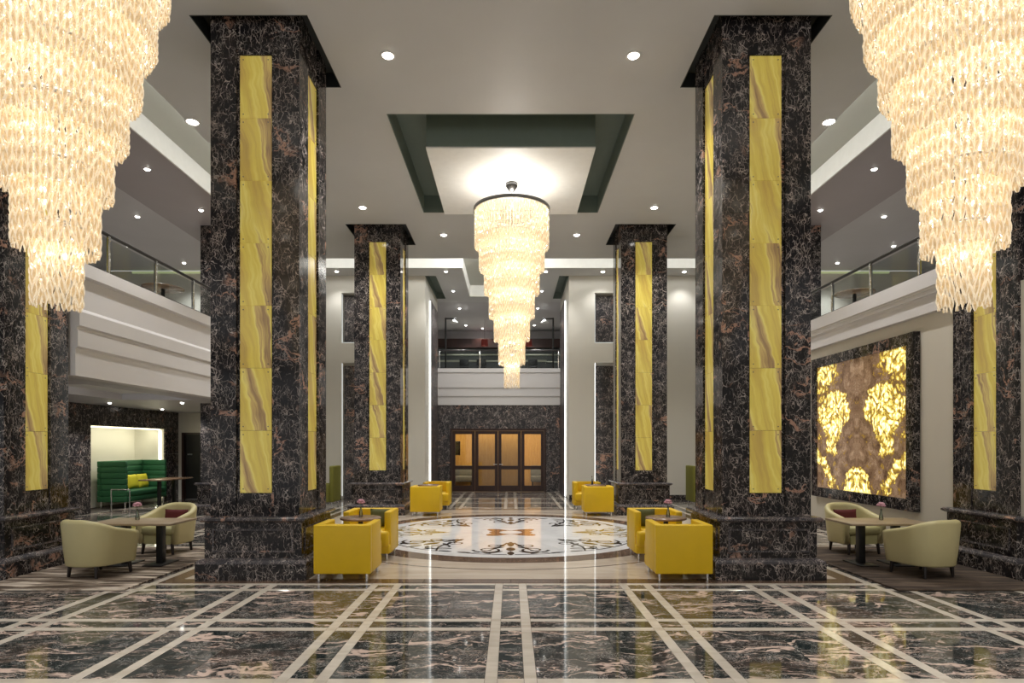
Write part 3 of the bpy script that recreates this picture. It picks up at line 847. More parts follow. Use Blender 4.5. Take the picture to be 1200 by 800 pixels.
grid(-FX, FX, 15.8, REAR)
grid(PX0 + .03, PX1 - .03, REAR, PY)
# dark border round the medallion square
Q = 4.04
for (a, b, c, d) in ((-FX, FX, 7.285, MEDY - Q), (-FX, FX, MEDY + Q, 15.8)):
    for i in range(8):
        w = (b - a) / 8
        tiles.append((a + i * w, a + (i + 1) * w, c, d, 'border_tile'))
for (a, b) in ((-FX, -Q), (Q, FX)):
    for i in range(8):
        w = 2 * Q / 8
        tiles.append((a, b, MEDY - Q + i * w, MEDY - Q + (i + 1) * w, 'border_tile'))
TM = {'strip': M['beige'], 'tile': M['floor'], 'inset_tile': M['floor'], 'border_tile': M['brownring']}
def seen(t):
    cx, cy = (t[0] + t[1]) / 2, max(t[3], .1)
    return abs(cx) / cy < .92 and cy > 3.6
def size_px(t):
    y = max((t[2] + t[3]) / 2, 1.0)
    return -(t[1] - t[0]) * (t[3] - t[2]) / y ** 3 if seen(t) else 1.0
tiles.sort(key=size_px)
cache = {}
J = .0012
for (a, b, c, d, kind) in tiles[:300]:
    key = (round(b - a, 3), round(d - c, 3), kind)
    if key not in cache:
        hx, hy = (b - a) / 2 - J, (d - c) / 2 - J
        cache[key] = MB().slab(-hx, hx, -hy, hy, -.010, 0, .0015).mesh(kind, TM[kind])
    o = link({'strip': 'border_strip'}.get(kind, kind), cache[key], floor)
    o.location = ((a + b) / 2, (c + d) / 2, 0)
mb = MB(); mats = [M['beige'], M['floor'], M['brownring']]
for (a, b, c, d, kind) in tiles[300:]:
    mb.slab(a + J, b - J, c + J, d - J, -.010, 0, .0015, {'strip': 0, 'tile': 1, 'inset_tile': 1, 'border_tile': 2}[kind])
o = mb.build('paving', mats, floor); o['kind'] = 'stuff'

# medallion
def ring_piece(r0, r1, a0, a1, n, z=0.0, th=.010, gap=.0012):
    g0, g1 = a0 + gap / max(r0, .3), a1 - gap / r1
    vs, fs = [], []
    for i in range(n + 1):
        t = g0 + (g1 - g0) * i / n
        for r in (r0 + gap, r1 - gap): vs.append((r * math.cos(t), r * math.sin(t), z))
    m_ = len(vs)
    vs += [(x, y, z - th) for (x, y, _) in vs]
    for i in range(n):
        a = 2 * i
        fs += [(a, a + 1, a + 3, a + 2), (m_ + a, m_ + a + 2, m_ + a + 3, m_ + a + 1), (a, a + 2, m_ + a + 2, m_ + a), (a + 1, m_ + a + 1, m_ + a + 3, a + 3)]
    fs += [(0, m_, m_ + 1, 1), (m_ - 2, m_ - 1, 2 * m_ - 1, 2 * m_ - 2)]
    return MB().add(vs, fs)
def put(mb, name, mat):
    o = mb.build(name, mat, floor); o.location = (0, MEDY, 0); return o
R0, R1, R2, R3 = 2.62, 3.02, 3.45, 3.49
for i in range(8):
    a0, a1 = 2 * PI * i / 8 + PI / 8, 2 * PI * (i + 1) / 8 + PI / 8
    put(ring_piece(.55, R0, a0, a1, 12), 'medallion_slab', M['white_stone'])
    put(ring_piece(R1, R2, a0, a1, 12), 'medallion_ring', M['field'])
    put(ring_piece(R2, R3, a0, a1, 12), 'medallion_line', M['brownring'])
    # square field outside the circle
    vs, fs = [], []
    nn = 12
    for j in range(nn + 1):
        t = a0 + (a1 - a0) * j / nn
        ro = (Q - .001) / max(abs(math.cos(t)), abs(math.sin(t)))
        vs += [((R3 + .001) * math.cos(t), (R3 + .001) * math.sin(t), 0), (ro * math.cos(t), ro * math.sin(t), 0)]
    # keep the corner of the square
    fs = [(2 * j, 2 * j + 1, 2 * j + 3, 2 * j + 2) for j in range(nn)]
    put(MB().add(vs, fs), 'field_slab', M['field'])
for i in range(24):
    a0, a1 = 2 * PI * i / 24, 2 * PI * (i + 1) / 24
    put(ring_piece(R0, R1, a0, a1, 4), 'ring_segment', M['brownring'])
put(ring_piece(.001, .55, 0, 2 * PI - 1e-4, 40), 'medallion_centre', M['white_stone'])
# inlay: concave star and scrolls, lying flush (a hair proud)
vs = [(0, 0, .0006)]
nn = 64
star = []
for i in range(nn):
    t = 2 * PI * i / nn
    star.append(.25 + .36 * max(abs(math.sin(2 * t)) ** 2.4, .45 * abs(math.cos(t)) ** 6))
vs, fs = [], []
for i in range(nn):
    t = 2 * PI * i / nn
    vs += [(.215 * math.cos(t), .215 * math.sin(t), .0007), (star[i] * math.cos(t) * 1.0, star[i] * math.sin(t), .0007)]
for i in range(nn):
    j = (i + 1) % nn
    fs.append((2 * i, 2 * i + 1, 2 * j + 1, 2 * j))
put(MB().add(vs, fs), 'inlay_star', M['inlay_rust'])
def ribbon(mb, pts, w0, w1, z=.0008):
    vs, fs = [], []
    for i, p in enumerate(pts):
        a = pts[max(0, i - 1)]; b = pts[min(len(pts) - 1, i + 1)]
        dx, dy = b[0] - a[0], b[1] - a[1]; L = math.hypot(dx, dy) or 1
        w = w0 + (w1 - w0) * i / (len(pts) - 1)
        vs += [(p[0] - dy / L * w, p[1] + dx / L * w, z), (p[0] + dy / L * w, p[1] - dx / L * w, z)]
    fs = [(2 * i, 2 * i + 1, 2 * i + 3, 2 * i + 2) for i in range(len(pts) - 1)]
    mb.add(vs, fs)
def spiral(cx, cy, r, a0, turns, sgn, n=28):
    return [(cx + r * (1 - .82 * i / n) * math.cos(a0 + sgn * 2 * PI * turns * i / n), cy + r * (1 - .82 * i / n) * math.sin(a0 + sgn * 2 * PI * turns * i / n)) for i in range(n + 1)]
def leaf(mb, x, y, a, L, w, z=.0009):
    pts = []
    for i in range(9):
        t = i / 8
        pts.append((t * L, math.sin(PI * t) ** .8 * w))
    poly = pts + [(p[0], -p[1]) for p in pts[-2:0:-1]]
    ca, sa = math.cos(a), math.sin(a)
    mb.add([(x + p[0] * ca - p[1] * sa, y + p[0] * sa + p[1] * ca, z) for p in poly], [list(range(len(poly)))])
def motif(big):
    mb = MB()                                           # runs outwards along +x
    for s in (-1, 1):
        ribbon(mb, [(1.25 + .1 * math.cos(t), s * (.0 + .0)) for t in (0, .1)], .01, .01)
        ribbon(mb, spiral(1.95, s * .36, .24, PI / 2 * s, 1.5, -s), .026, .012)
        ribbon(mb, spiral(1.55, s * .26, .15, -PI / 2 * s, 1.3, s), .022, .010)
        ribbon(mb, [(1.25 + 1.0 * t, s * (.05 + .10 * math.sin(PI * t) + .55 * t * t * t)) for t in [i / 14 for i in range(15)]], .024, .016)
        ribbon(mb, [(2.36 - .12 * t * t, s * (.06 + .62 * t)) for t in [i / 10 for i in range(11)]], .022, .010)
        leaf(mb, 2.05, s * .12, s * .9, .34, .055); leaf(mb, 1.72, s * .10, s * 1.25, .26, .045)
        leaf(mb, 2.22, s * .60, s * 1.9, .26, .045); leaf(mb, 1.42, s * .07, s * .8, .22, .035)
        leaf(mb, 2.30, s * .30, s * 2.4, .20, .040)
    leaf(mb, 1.15, 0, 0, .50, .060); leaf(mb, 1.70, 0, 0, .36, .075); leaf(mb, 2.08, 0, 0, .34, .055)
    return mb
for i in range(8):
    a = PI * i / 4
    o = put(motif(True), 'inlay_scroll', M['inlay'] if i % 2 == 0 and i % 4 == 2 else (M['inlay_gold'] if i % 4 == 0 else M['inlay']))
    o.rotation_euler = (0, 0, a)

# ================================================================== COLUMNS
def build_column(label):
    t = thing('marble_column', label, 'column')
    hw = .55
    # pedestal
    pl = MB(); pl.box(-.68, .68, -.68, .68, 0, .20); pl.build('plinth', M['column'], t)
    mb = MB(); mb.lathe([(.68 * 1.4142, .20), (.675 * 1.4142, .225), (.655 * 1.4142, .245), (.62 * 1.4142, .255), (.60 * 1.4142, .262)], 4, smooth=False)
    rot = Matrix.Rotation(PI / 4, 4, 'Z')
    mb.v = [tuple(rot @ Vector(p)) for p in mb.v]
    mb.build('plinth_moulding', M['moulding_lit'], t)
    MB().box(-.60, .60, -.60, .60, .262, .70).build('pedestal', M['column'], t)
    mb = MB(); mb.lathe([(.60 * 1.4142, .70), (.63 * 1.4142, .712), (.655 * 1.4142, .73), (.655 * 1.4142, .752), (.63 * 1.4142, .768), (.565 * 1.4142, .775)], 4, smooth=False)
    mb.v = [tuple(rot @ Vector(p)) for p in mb.v]
    mb.build('cornice', M['moulding_lit'], t)
    # core
    MB().box(-.50, .50, -.50, .50, .76, 7.06).build('core', M['column'], t)
    on = MB().box(-.195, .195, -.012, .012, -.387, .387).mesh('onyx_panel', M['onyx'])
    zb, zt, nseg = 1.06, 6.51, 7
    ph = (zt - zb) / nseg
    on = MB().box(-.195, .195, -.012, .012, -ph / 2 + .002, ph / 2 - .002).mesh('onyx_panel', M['onyx'])
    frame_m = MB()
    for (a, b, c, d) in ((-.50, .50, .335, .357), (-.50, .50, .603, .625), (-.50, -.478, .357, .603), (.478, .50, .357, .603)):
        frame_m.box(a, b, -.616, -.60, c, d)
    frame_me = frame_m.mesh('panel_frame', M['moulding_lit'])
    jz = [.775, 2.02, 3.28, 4.54, 5.80, 7.06]
    side_me = []
    for k in range(5):
        z0, z1 = jz[k] + .0015, jz[k + 1] - .0015
        side_me.append((MB().box(-.55, -.235, -.55, -.50, z0, z1).mesh('marble_panel', M['column']), MB().box(.235, .55, -.55, -.50, z0, z1).mesh('marble_panel', M['column'])))
    low = MB().box(-.233, .233, -.535, -.50, .776, 1.055).mesh('marble_panel', M['column'])
    upp = MB().box(-.233, .233, -.535, -.50, 6.515, 7.06).mesh('marble_panel', M['column'])
    edge = MB(); edge.box(-.233, -.197, -.512, -.50, 1.056, 6.514); edge.box(.197, .233, -.512, -.50, 1.056, 6.514)
    edge_me = edge.mesh('edge_strip', M['column'])
    scr = MB()
    for i in range(nseg):
        for sx in (-1, 1):
            for sz in (-1, 1): scr.cyl((sx * .155, -.528, zb + (i + .5) * ph + sz * (ph / 2 - .05)), (sx * .155, -.520, zb + (i + .5) * ph + sz * (ph / 2 - .05)), .008, n=6)
    scr_me = scr.mesh('fixing_screws', M['gunmetal'])
    for q in range(4):
        rz = q * PI / 2
        def ad(me, nm, dz=None):
            o = link(nm, me, t); o.rotation_euler = (0, 0, rz); return o
        ad(frame_me, 'panel_frame'); ad(low, 'marble_panel'); ad(upp, 'marble_panel'); ad(edge_me, 'edge_strip')
        # the shaft's corner panels: front and back carry the full width, the flanks stop short behind them
        for (l_, r_) in side_me:
            for me in (l_, r_):
                o = ad(me, 'marble_panel')
                if q % 2: o.scale = (.9085, 1, 1)
        o = ad(scr_me, 'fixing_screws'); o['kind'] = 'stuff'
        for i in range(nseg):
            o = ad(on, 'onyx_panel')
            o.location = Matrix.Rotation(rz, 3, 'Z') @ Vector((0, -.512, zb + (i + .5) * ph))
    return t
c0 = build_column('nearest inner marble column on the left, behind the front left yellow armchairs')
c0.location = (-CX, ROWS[0], 0)
dup(c0, (CX, ROWS[0], 0), label='nearest inner marble column on the right, behind the front right yellow armchairs')
dup(c0, (-CX, ROWS[1], 0), label='far marble column left of the medallion, beside the far left yellow armchairs')
dup(c0, (CX, ROWS[1], 0), label='far marble column right of the medallion, beside the far right yellow armchairs')
dup(c0, (-SX, ROWS[0], 0), label='marble column cut by the left picture edge, beside the cream tub chairs')
dup(c0, (SX, ROWS[0], 0), label='marble column at the right picture edge, beside the backlit stone picture')
dup(c0, (-SX, ROWS[1], 0), label='marble column rising through the left gallery, partly hidden by the nearest left column')
dup(c0, (SX, ROWS[1], 0), label='marble column rising through the right gallery, partly hidden by the nearest right column')

# ================================================================== CHANDELIERS
def rod_template(L, w=.0190, t=.0062, turns=5.0, n=20):
    """flat bar with bevelled edges, twisted: each half turn shows one broad face"""
    vs, fs = [], []
    for i in range(n + 1):
        f = i / n
        a = PI * turns * f
        e = min(1.0, .6 + 9 * min(f, 1 - f))
        ca, sa = math.cos(a), math.sin(a)
        for (x, y) in ((w * e, 0), (w * .52 * e, t * e), (-w * .52 * e, t * e), (-w * e, 0), (-w * .52 * e, -t * e), (w * .52 * e, -t * e)):
            vs.append((x * ca - y * sa, x * sa + y * ca, -L * f))
    for i in range(n):
        for k in range(6):
            j = (k + 1) % 6
            fs.append((6 * i + k, 6 * i + j, 6 * i + 6 + j, 6 * i + 6 + k))
    fs += [tuple(range(6)), tuple(range(6 * n, 6 * n + 6))[::-1]]
    return vs, fs
def rod_mats(nf):
    return [(1 if (i % 6) in (1, 4) else 0) for i in range(nf)]

def chandelier(label, loc, tiers, rim_z, top_z, spacing, n_ind, twist_n=20, power=1.0, half_w=.019):
    """tiers: (radius, bottom z) from the top down"""
    x, y = loc
    t = thing('chandelier', label, 'chandelier', (x, y, 0))
    mb = MB(); mb.lathe([(.02, top_z - .16), (.05, top_z - .15), (.115, top_z - .06), (.12, top_z - .02), (.10, top_z)], 24)
    mb.build('canopy', M['gunmetal'], t)
    MB().cyl((0, 0, rim_z), (0, 0, top_z - .15), .012).build('stem', M['steel'], t)
    r = tiers[0][0]
    mb = MB(); mb.lathe([(r + .028, rim_z - .03), (r + .028, rim_z + .03), (r + .008, rim_z + .03), (r + .008, rim_z - .03), (r + .028, rim_z - .03)], 64, caps=False)
    for a in range(4):
        mb.cyl((0, 0, rim_z), ((r + .01) * math.cos(a * PI / 2), (r + .01) * math.sin(a * PI / 2), rim_z), .012)
    mb.build('rim', M['gunmetal'], t)
    rods = []
    prev = None
    for k, (r, zb) in enumerate(tiers):
        zt = rim_z - .02 if k == 0 else prev + .20
        fm = MB(); fm.lathe([(r - .012, zt - .008), (r - .012, zt + .008), (r + .006, zt + .008), (r + .006, zt - .008), (r - .012, zt - .008)], 48, caps=False)
        if k > 0:
            for a in range(3):
                fm.cyl((0, 0, zt), (r * math.cos(a * 2.094), r * math.sin(a * 2.094), zt), .006, n=6)
        fm.build('tier_ring', M['steel'], t)
        nr = max(10, int(2 * PI * r / spacing))
        for i in range(nr):
            a = 2 * PI * i / nr + rnd.uniform(-.2, .2) * spacing / r * .3
            rods.append((k, r + rnd.uniform(-.004, .004), a, zt, (zt - zb) * rnd.uniform(.975, 1.025), a + PI / 2 * (i % 2) + rnd.uniform(-.3, .3)))
        # a second, inner row of shorter drops
        ni = max(6, int(nr * .45))
        if k < len(tiers) - 1:
            for i in range(ni):
                rods.append((k, r * .86, 2 * PI * (i + .5) / ni, zt, (zt - zb) * .72, rnd.uniform(0, PI)))
        # lamps of this tier
        nb = max(2, min(8, int(r * 12)))
        bm_ = MB()
        zl = zt - (zt - zb) * .36
        for i in range(nb):
            a = 2 * PI * (i + .3) / nb
            rr = r * .62 if nb > 2 else r * .3
            bm_.ball((rr * math.cos(a), rr * math.sin(a), zl), .022, 8, 5)
        o = bm_.build('bulbs', M['bulb'], t); o['kind'] = 'stuff'
        if r > .3:
            for i in range(3):
                a = 2 * PI * (i + .3) / 3
                point('chandelier_lamp', (r * .6 * math.cos(a), r * .6 * math.sin(a), zl), E_CHAND * power * (r / .5) / 1.6, parent=t)
        else:
            point('chandelier_lamp', (0, 0, zl), E_CHAND * power * .75, r=.04, parent=t)
        prev = zb
    point('chandelier_lamp', (0, 0, rim_z + .10), E_TOP * min(power, 1.0), (1, .97, .92), r=.25, parent=t)
    # the drops nearest to the eye are single parts, the rest one part
    def cam_score(q):
        k, r, a, zt, L, ph = q
        px, py, pz = x + r * math.cos(a), y + r * math.sin(a), zt - L
        d = math.hypot(px, py)
        vis = (pz - 1.65) / py < .735 and abs(px) / py < .86
        return d + (0 if vis else 50)
    rods.sort(key=cam_score)
    base = rod_template(1.0, w=half_w, t=half_w * .33, n=twist_n)
    me = None
    if n_ind:
        mbx = MB(); mbx.add(*base, smooth=False); mbx.m = rod_mats(len(base[1])); me = [mbx.mesh('crystal_drop', [M['crystal'], M['crystal_shaded']])]
        mbx.v = [(-p[0], p[1], p[2]) for p in mbx.v]; me.append(mbx.mesh('crystal_drop', [M['crystal'], M['crystal_shaded']]))
    for (k, r, a, zt, L, ph) in rods[:n_ind]:
        o = link('crystal_drop', me[int(a * r / spacing + .5) % 2], t)
        o.location = (r * math.cos(a), r * math.sin(a), zt)
        o.rotation_euler = (0, 0, ph); o.scale = (1, 1, L)
    if rods[n_ind:]:
        mb = MB()
        bv, bf = base
        for (k, r, a, zt, L, ph) in rods[n_ind:]:
            b = ph
            cb, sb = math.cos(b), math.sin(b)
            sg = 1 if int(a * r / spacing + .5) % 2 else -1
            mb.add([(r * math.cos(a) + sg * p[0] * cb - p[1] * sb, r * math.sin(a) + sg * p[0] * sb + p[1] * cb, zt + p[2] * L) for p in bv], bf)
        mb.m = rod_mats(len(bf)) * len(rods[n_ind:])
        o = link('crystal_curtain', mesh_plain(mb, 'crystal_curtain', [M['crystal'], M['crystal_shaded']]), t); o['kind'] = 'stuff'
    return t
mid_t = [(.70, 5.40), (.616, 4.98), (.52, 4.535), (.426, 4.08), (.335, 3.64), (.246, 3.19), (.14, 2.755)]
side_t = [(.745, 5.22), (.65, 4.80), (.547, 4.383), (.453, 3.986), (.354, 3.566), (.265, 3.127), (.156, 2.704)]
chandelier('tiered crystal chandelier hanging in the middle above the floor medallion', (.02, MEDY), mid_t, 6.12, 6.64, .027, 300, 18, 1.45, .0125)
chandelier('huge tiered crystal chandelier cut by the upper left picture corner', (-3.46, 4.62), side_t, 5.93, CZ, .037, 300, 24, .76)
chandelier('huge tiered crystal chandelier cut by the upper right picture corner', (3.455, 4.62), side_t, 5.93, CZ, .037, 300, 24, .76)

# ================================================================== DOWNLIGHTS
def spot(loc, energy, parent, ang=110, col=(1, .98, .945)):
    l = bpy.data.lights.new('downlight_lamp', 'SPOT')
    l.energy = energy; l.spot_size = R(ang); l.spot_blend = .7; l.color = col; l.shadow_soft_size = .06
    o = bpy.data.objects.new('downlight_lamp', l); COL.objects.link(o)
    o.location = loc; o.parent = parent
DL = {}
def downlight(x, y, z, label, group, size=.09, energy=E_SMALL):
    t = thing('downlight', label, 'downlight', (x, y, z), 0, group)
    if size not in DL:
        a = MB(); a.lathe([(size * .72, 0), (size, 0), (size, -.008), (size * .76, -.012), (size * .72, 0)], 20, caps=False)
        b = MB(); b.lathe([(.0005, -.034), (size * .30, -.031), (size * .55, -.021), (size * .72, -.004)], 20, caps=False)
        DL[size] = (a.mesh('bezel', M['white_panel']), b.mesh('lens', M['lens']))
    link('bezel', DL[size][0], t); link('lens', DL[size][1], t)
    spot((0, 0, -.05), energy, t)
    return t
G1 = 'downlights in the main ceiling'
for (x, y, lb) in ((-1.64, 8.09, 'bright ceiling downlight just right of the top of the nearest left column'),
                   (1.64, 8.09, 'bright ceiling downlight just left of the top of the nearest right column'),
                   (-3.24, 13.26 - .85, 'ceiling downlight above the top of the far left column'),
                   (3.14, 13.26 - .85, 'ceiling downlight above the top of the far right column'),
                   (-1.66, 14.98, 'ceiling downlight left of the middle chandelier, nearest to it'),
                   (1.63, 14.98, 'ceiling downlight right of the middle chandelier, nearest to it')):
    downlight(x, y if abs(x) < 3 else 13.26, CZ, lb, G1, .10, E_MAIN)
# near ones above the frame, part of the same rows
for x, sd in ((-1.64, 'left'), (1.64, 'right')):
    downlight(x, 1.2, CZ, 'main ceiling downlight above the upper picture edge, %s of the middle' % sd, G1, .10, E_MAIN)
for s, nm in ((-1, 'left'), (1, 'right')):
    downlight(s * 5.12, 9.75, CZ, 'bright ceiling downlight at the edge of the %s ceiling slot' % nm, 'downlights at the slot edges', .12, E_MAIN)
    downlight(s * 5.12, 14.4, CZ, 'added hidden downlight far along the edge of the %s ceiling slot, behind the nearest column' % nm, 'downlights at the slot edges', .12, E_MAIN)  # added out of sight to brighten the side walls
    downlight(s * 5.12, 5.2, CZ, 'added hidden downlight at the edge of the %s ceiling slot, behind the corner chandelier' % nm, 'downlights at the slot edges', .12, E_MAIN)  # also added, unseen, as extra light for the sides
    downlight(s * 5.12, 1.0, CZ, 'ceiling downlight at the near end of the %s ceiling slot, above the frame' % nm, 'downlights at the slot edges', .12, E_MAIN)
    g = 'downlights in the %s gallery ceiling' % nm
    for (x, y, z, lb) in ((6.9, 11.5, 6.90, 'nearest small downlight in the dark band of the %s gallery ceiling'), (6.9, 13.5, 6.90, 'second small downlight in the dark band of the %s gallery ceiling'),
                          (8.75, 14.2, 7.02, 'nearest small downlight in the pale part of the %s gallery ceiling'), (10.3, 16.3, 7.02, 'outermost small downlight in the pale part of the %s gallery ceiling'),
                          (9.6, 17.8, 7.02, 'farthest small downlight in the pale part of the %s gallery ceiling')):
        downlight(s * x, y, z, lb % nm, g, .07, E_SMALL)
g = 'downlights over the portal'
for k, y in enumerate((18.13, 20.4)):
    for x, sd in ((-1.94, 'left'), (1.05, 'right')):
        downlight(x, y, CZ, ('nearest' if k == 0 else 'second') + ' small downlight in the %s row over the portal' % sd, g, .07, E_SMALL)
for k, y in enumerate((22.97, 26.2)):
    for x, sd in ((-1.94, 'left'), (1.02, 'right')):
        downlight(x, y, CZ, ('third' if k == 0 else 'farthest') + ' small downlight in the %s row running over the upper lounge' % sd, g, .07, 150)
downlight(-1.25, 26.9, CZ, 'small downlight near the upper lounge back wall, left of the chandelier', g, .07, 150)
downlight(-5.2, 18.1, CZ, 'small downlight washing the left rear wall above its marble panels', 'downlights washing the rear wall', .08, 45)
downlight(2.76, 18.15, CZ, 'small downlight washing the right rear wall above its marble panels', 'downlights washing the rear wall', .08, 45)
downlight(5.2, 18.15, CZ, 'small downlight washing the rear wall right of the far right column', 'downlights washing the rear wall', .08, 45)
for (x, y, lb) in ((-9.4, 14.2, 'nearest left downlight in the low lounge ceiling by the marble wall'), (-9.55, 16.6, 'far downlight in the low lounge ceiling in front of the niche'), (-7.7, 14.2, 'downlight in the low lounge ceiling nearest the hall')):
    downlight(x, y, 2.66, lb, 'downlights in the low lounge ceiling', .06, 90)

# ================================================================== RAILINGS
def railing(label, pts_axis, fixed, base_z, top_z, axis, cat='railing'):
    """posts along an axis"""
    t = thing('glass_railing', label, cat)
    post = MB(); post.rbox(-.022, .022, -.022, .022, 0, top_z - base_z + .02, .006, 2)
    for sx in (-1, 1): post.rbox(-.03, .03, -.012, .012, .35 + sx * .15, .40 + sx * .15, .004, 1)
    pm = post.mesh('post', M['chrome'])
    a0, a1 = pts_axis[0], pts_axis[-1]
    P = (lambda a, z: (fixed, a, z)) if axis == 'y' else (lambda a, z: (a, fixed, z))
    for a in pts_axis:
        o = link('post', pm, t); o.location = P(a, base_z)
    MB().cyl(P(a0 - .05, top_z), P(a1 + .05, top_z), .028, n=10).build('handrail', M['rail'], t)
    for a, b in zip(pts_axis[:-1], pts_axis[1:]):
        g = MB()
        if axis == 'y': g.box(fixed - .006, fixed + .006, a + .03, b - .03, base_z + .02, top_z - .06)
        else: g.box(a + .03, b - .03, fixed - .006, fixed + .006, base_z + .02, top_z - .06)
        g.build('glass_panel', M['glass'], t)
    ch = MB()
    if axis == 'y': ch.box(fixed - .018, fixed + .018, a0, a1, base_z, base_z + .03)
    else: ch.box(a0, a1, fixed - .018, fixed + .018, base_z, base_z + .03)
    ch.build('base_channel', M['rail'], t)
    return t
ys = [8.75] + [9.40 + 1.25 * k for k in range(4)] + [14.36]
railing('glass gallery railing with steel posts on the left, above the moulded fascia', ys, -6.24, 4.30, 4.91, 'y')
railing('glass gallery railing with steel posts on the right, above the stone picture', [8.75, 9.25, 10.5, 11.75, 13.0, 14.36], 6.24, 4.22, 4.82, 'y')
railing('glass gallery railing on the left behind the far column', [15.62, 16.8, 18.0], -6.24, 4.30, 4.91, 'y')
railing('glass gallery railing on the right behind the far column', [15.62, 16.8, 18.0], 6.24, 4.22, 4.82, 'y')
railing('glass railing on the balcony above the portal door', [PX0 + .08, -1.1, .35, PX1 - .08], 21.65, 4.40, 5.05, 'x')

# ================================================================== PICTURE OF BACKLIT STONE
art = thing('stone_picture', 'large backlit book-matched onyx picture in a dark marble frame on the right wall', 'artwork', (6.34, 10.98, .62))
AH, AW = 2.80, 1.60
fw = .19
MB().box(-.10, -.0, -AW, AW, 0, fw).build('frame_rail', M['column'], art)
MB().box(-.10, -.0, -AW, AW, AH - fw, AH).build('frame_rail', M['column'], art)
MB().box(-.10, -.0, -AW, -AW + fw, fw, AH - fw).build('frame_stile', M['column'], art)
MB().box(-.10, -.0, AW - fw, AW, fw, AH - fw).build('frame_stile', M['column'], art)
for (a, b) in ((-AW + fw, -.0008), (.0008, AW - fw)):
    for (c, d) in ((fw, AH / 2 - .0008), (AH / 2 + .0008, AH - fw)):
        MB().box(-.07, -.02, a, b, c, d).build('onyx_slab', M['art'], art)

# ================================================================== FURNITURE
# ---- yellow cube armchairs
def yellow_chair(label):
    t = thing('cube_armchair', label, 'armchair', group='yellow cube armchairs')
    w, h0, h1 = .345, .10, .695
    mb = MB(); mb.rbox(-w, w, -.36, -.25, h0, h1, .016, 3); mb.build('backrest', M['yellow'], t)
    for s in (-1, 1):
        a, b = sorted((s * (w - .095), s * w))
        MB().rbox(a, b, -.249, .235, h0, h1, .016, 3).build('armrest', M['yellow'], t)
    MB().rbox(-w + .005, w - .005, -.26, .31, h0, .23, .02, 3).build('seat_base', M['yellow'], t)
    MB().rbox(-w + .098, w - .098, -.248, .25, .23, .43, .035, 4).build('seat', M['yellow'], t)
    MB().rbox(-w + .01, w - .01, .237, .36, .20, .43, .05, 4).build('seat_front', M['yellow'], t)
    for sx in (-1, 1):
        for sy in (-.31, .26): MB().cyl((sx * .29, sy, 0), (sx * .29, sy, .105), .018, n=12).build('leg', M['chrome'], t)
    return t
OFF = .03
ychair = None
def put_y(x, y, rz, lb):
    global ychair
    if ychair is None:
        ychair = yellow_chair(lb); ychair.location = (x, y, 0); ychair.rotation_euler = (0, 0, rz)
    else: dup(ychair, (x, y, 0), rz, lb)
for s, sd in ((-1, 'left'), (1, 'right')):
    xx = s * 2.065 + OFF
    put_y(xx, 7.66, 0, 'front yellow cube armchair on the %s with its back to the viewer' % sd)
    put_y(xx - (.04 if s < 0 else -.04), 8.98, PI, 'yellow cube armchair on the %s facing the viewer across the near round table' % sd)
    put_y(xx + s * -.03, 14.50, 0, 'far yellow cube armchair on the %s with its back to the viewer' % sd)
    put_y(xx + s * .0 - s * .10, 15.95, PI, 'farthest yellow cube armchair on the %s, facing the viewer near the portal' % sd)

# ---- round tables
def round_table(label):
    t = thing('round_table', label, 'table', group='round tables between the yellow armchairs')
    mb = MB(); mb.lathe([(.001, .640), (.265, .640), (.275, .648), (.275, .662), (.268, .670), (.001, .670)], 40, caps=False); mb.build('tabletop', M['tabletop'], t)
    MB().cyl((0, 0, .02), (0, 0, .64), .032, n=16).build('pedestal', M['black'], t)
    mb = MB(); mb.lathe([(.001, 0), (.19, 0), (.19, .012), (.05, .024), (.001, .026)], 32, caps=False); mb.build('base', M['black'], t)
    return t
rt = round_table('round walnut table between the two near yellow armchairs on the left'); rt.location = (-2.06, 8.32, 0)
dup(rt, (2.13, 8.32, 0), label='round walnut table between the two near yellow armchairs on the right')
dup(rt, (-2.06, 15.23, 0), label='round walnut table between the two far yellow armchairs on the left')
dup(rt, (2.12, 15.23, 0), label='round walnut table between the two far yellow armchairs on the right')

# ---- bud vases
def vase(label, loc, flower=True):
    t = thing('bud_vase', label, 'vase', loc, group='bud vases on the tables')
    mb = MB(); mb.lathe([(.001, 0), (.026, 0), (.028, .02), (.022, .07), (.011, .12), (.013, .15), (.010, .15), (.008, .12), (.018, .07), (.022, .02), (.001, .01)], 16, caps=False)
    mb.build('vase_body', M['vaseglass'] if flower else M['gunmetal'], t)
    mb = MB(); mb.tube([(0, 0, .02), (.002, 0, .10), (-.004, .002, .19)], .0035, 6); mb.build('stem', M['stem'], t)
    mb = MB()
    r2 = random.Random(3)
    if flower:
        for ring_, (n_, rr, zz) in enumerate(((7, .042, .205), (6, .030, .222), (4, .014, .234))):
            for i in range(n_):
                a = 2 * PI * i / n_ + ring_ * .5
                mb.ball((rr * math.cos(a), rr * math.sin(a), zz + r2.uniform(-.006, .006)), .019, 7, 4, sq=.7)
        mb.build('blossom', M['pink'], t)
    else:
        mb.ball((-.004, 0, .2), .012, 7, 5, sq=1.4); mb.build('blossom', M['maroon'], t)
    return t
vase('glass bud vase with a pink flower on the near left round table', (-2.06, 8.33, .670))
vase('glass bud vase with a pink flower on the near right round table', (2.15, 8.28, .670))
vase('slim dark bud vase on the far right round table', (2.05, 15.25, .670), False)

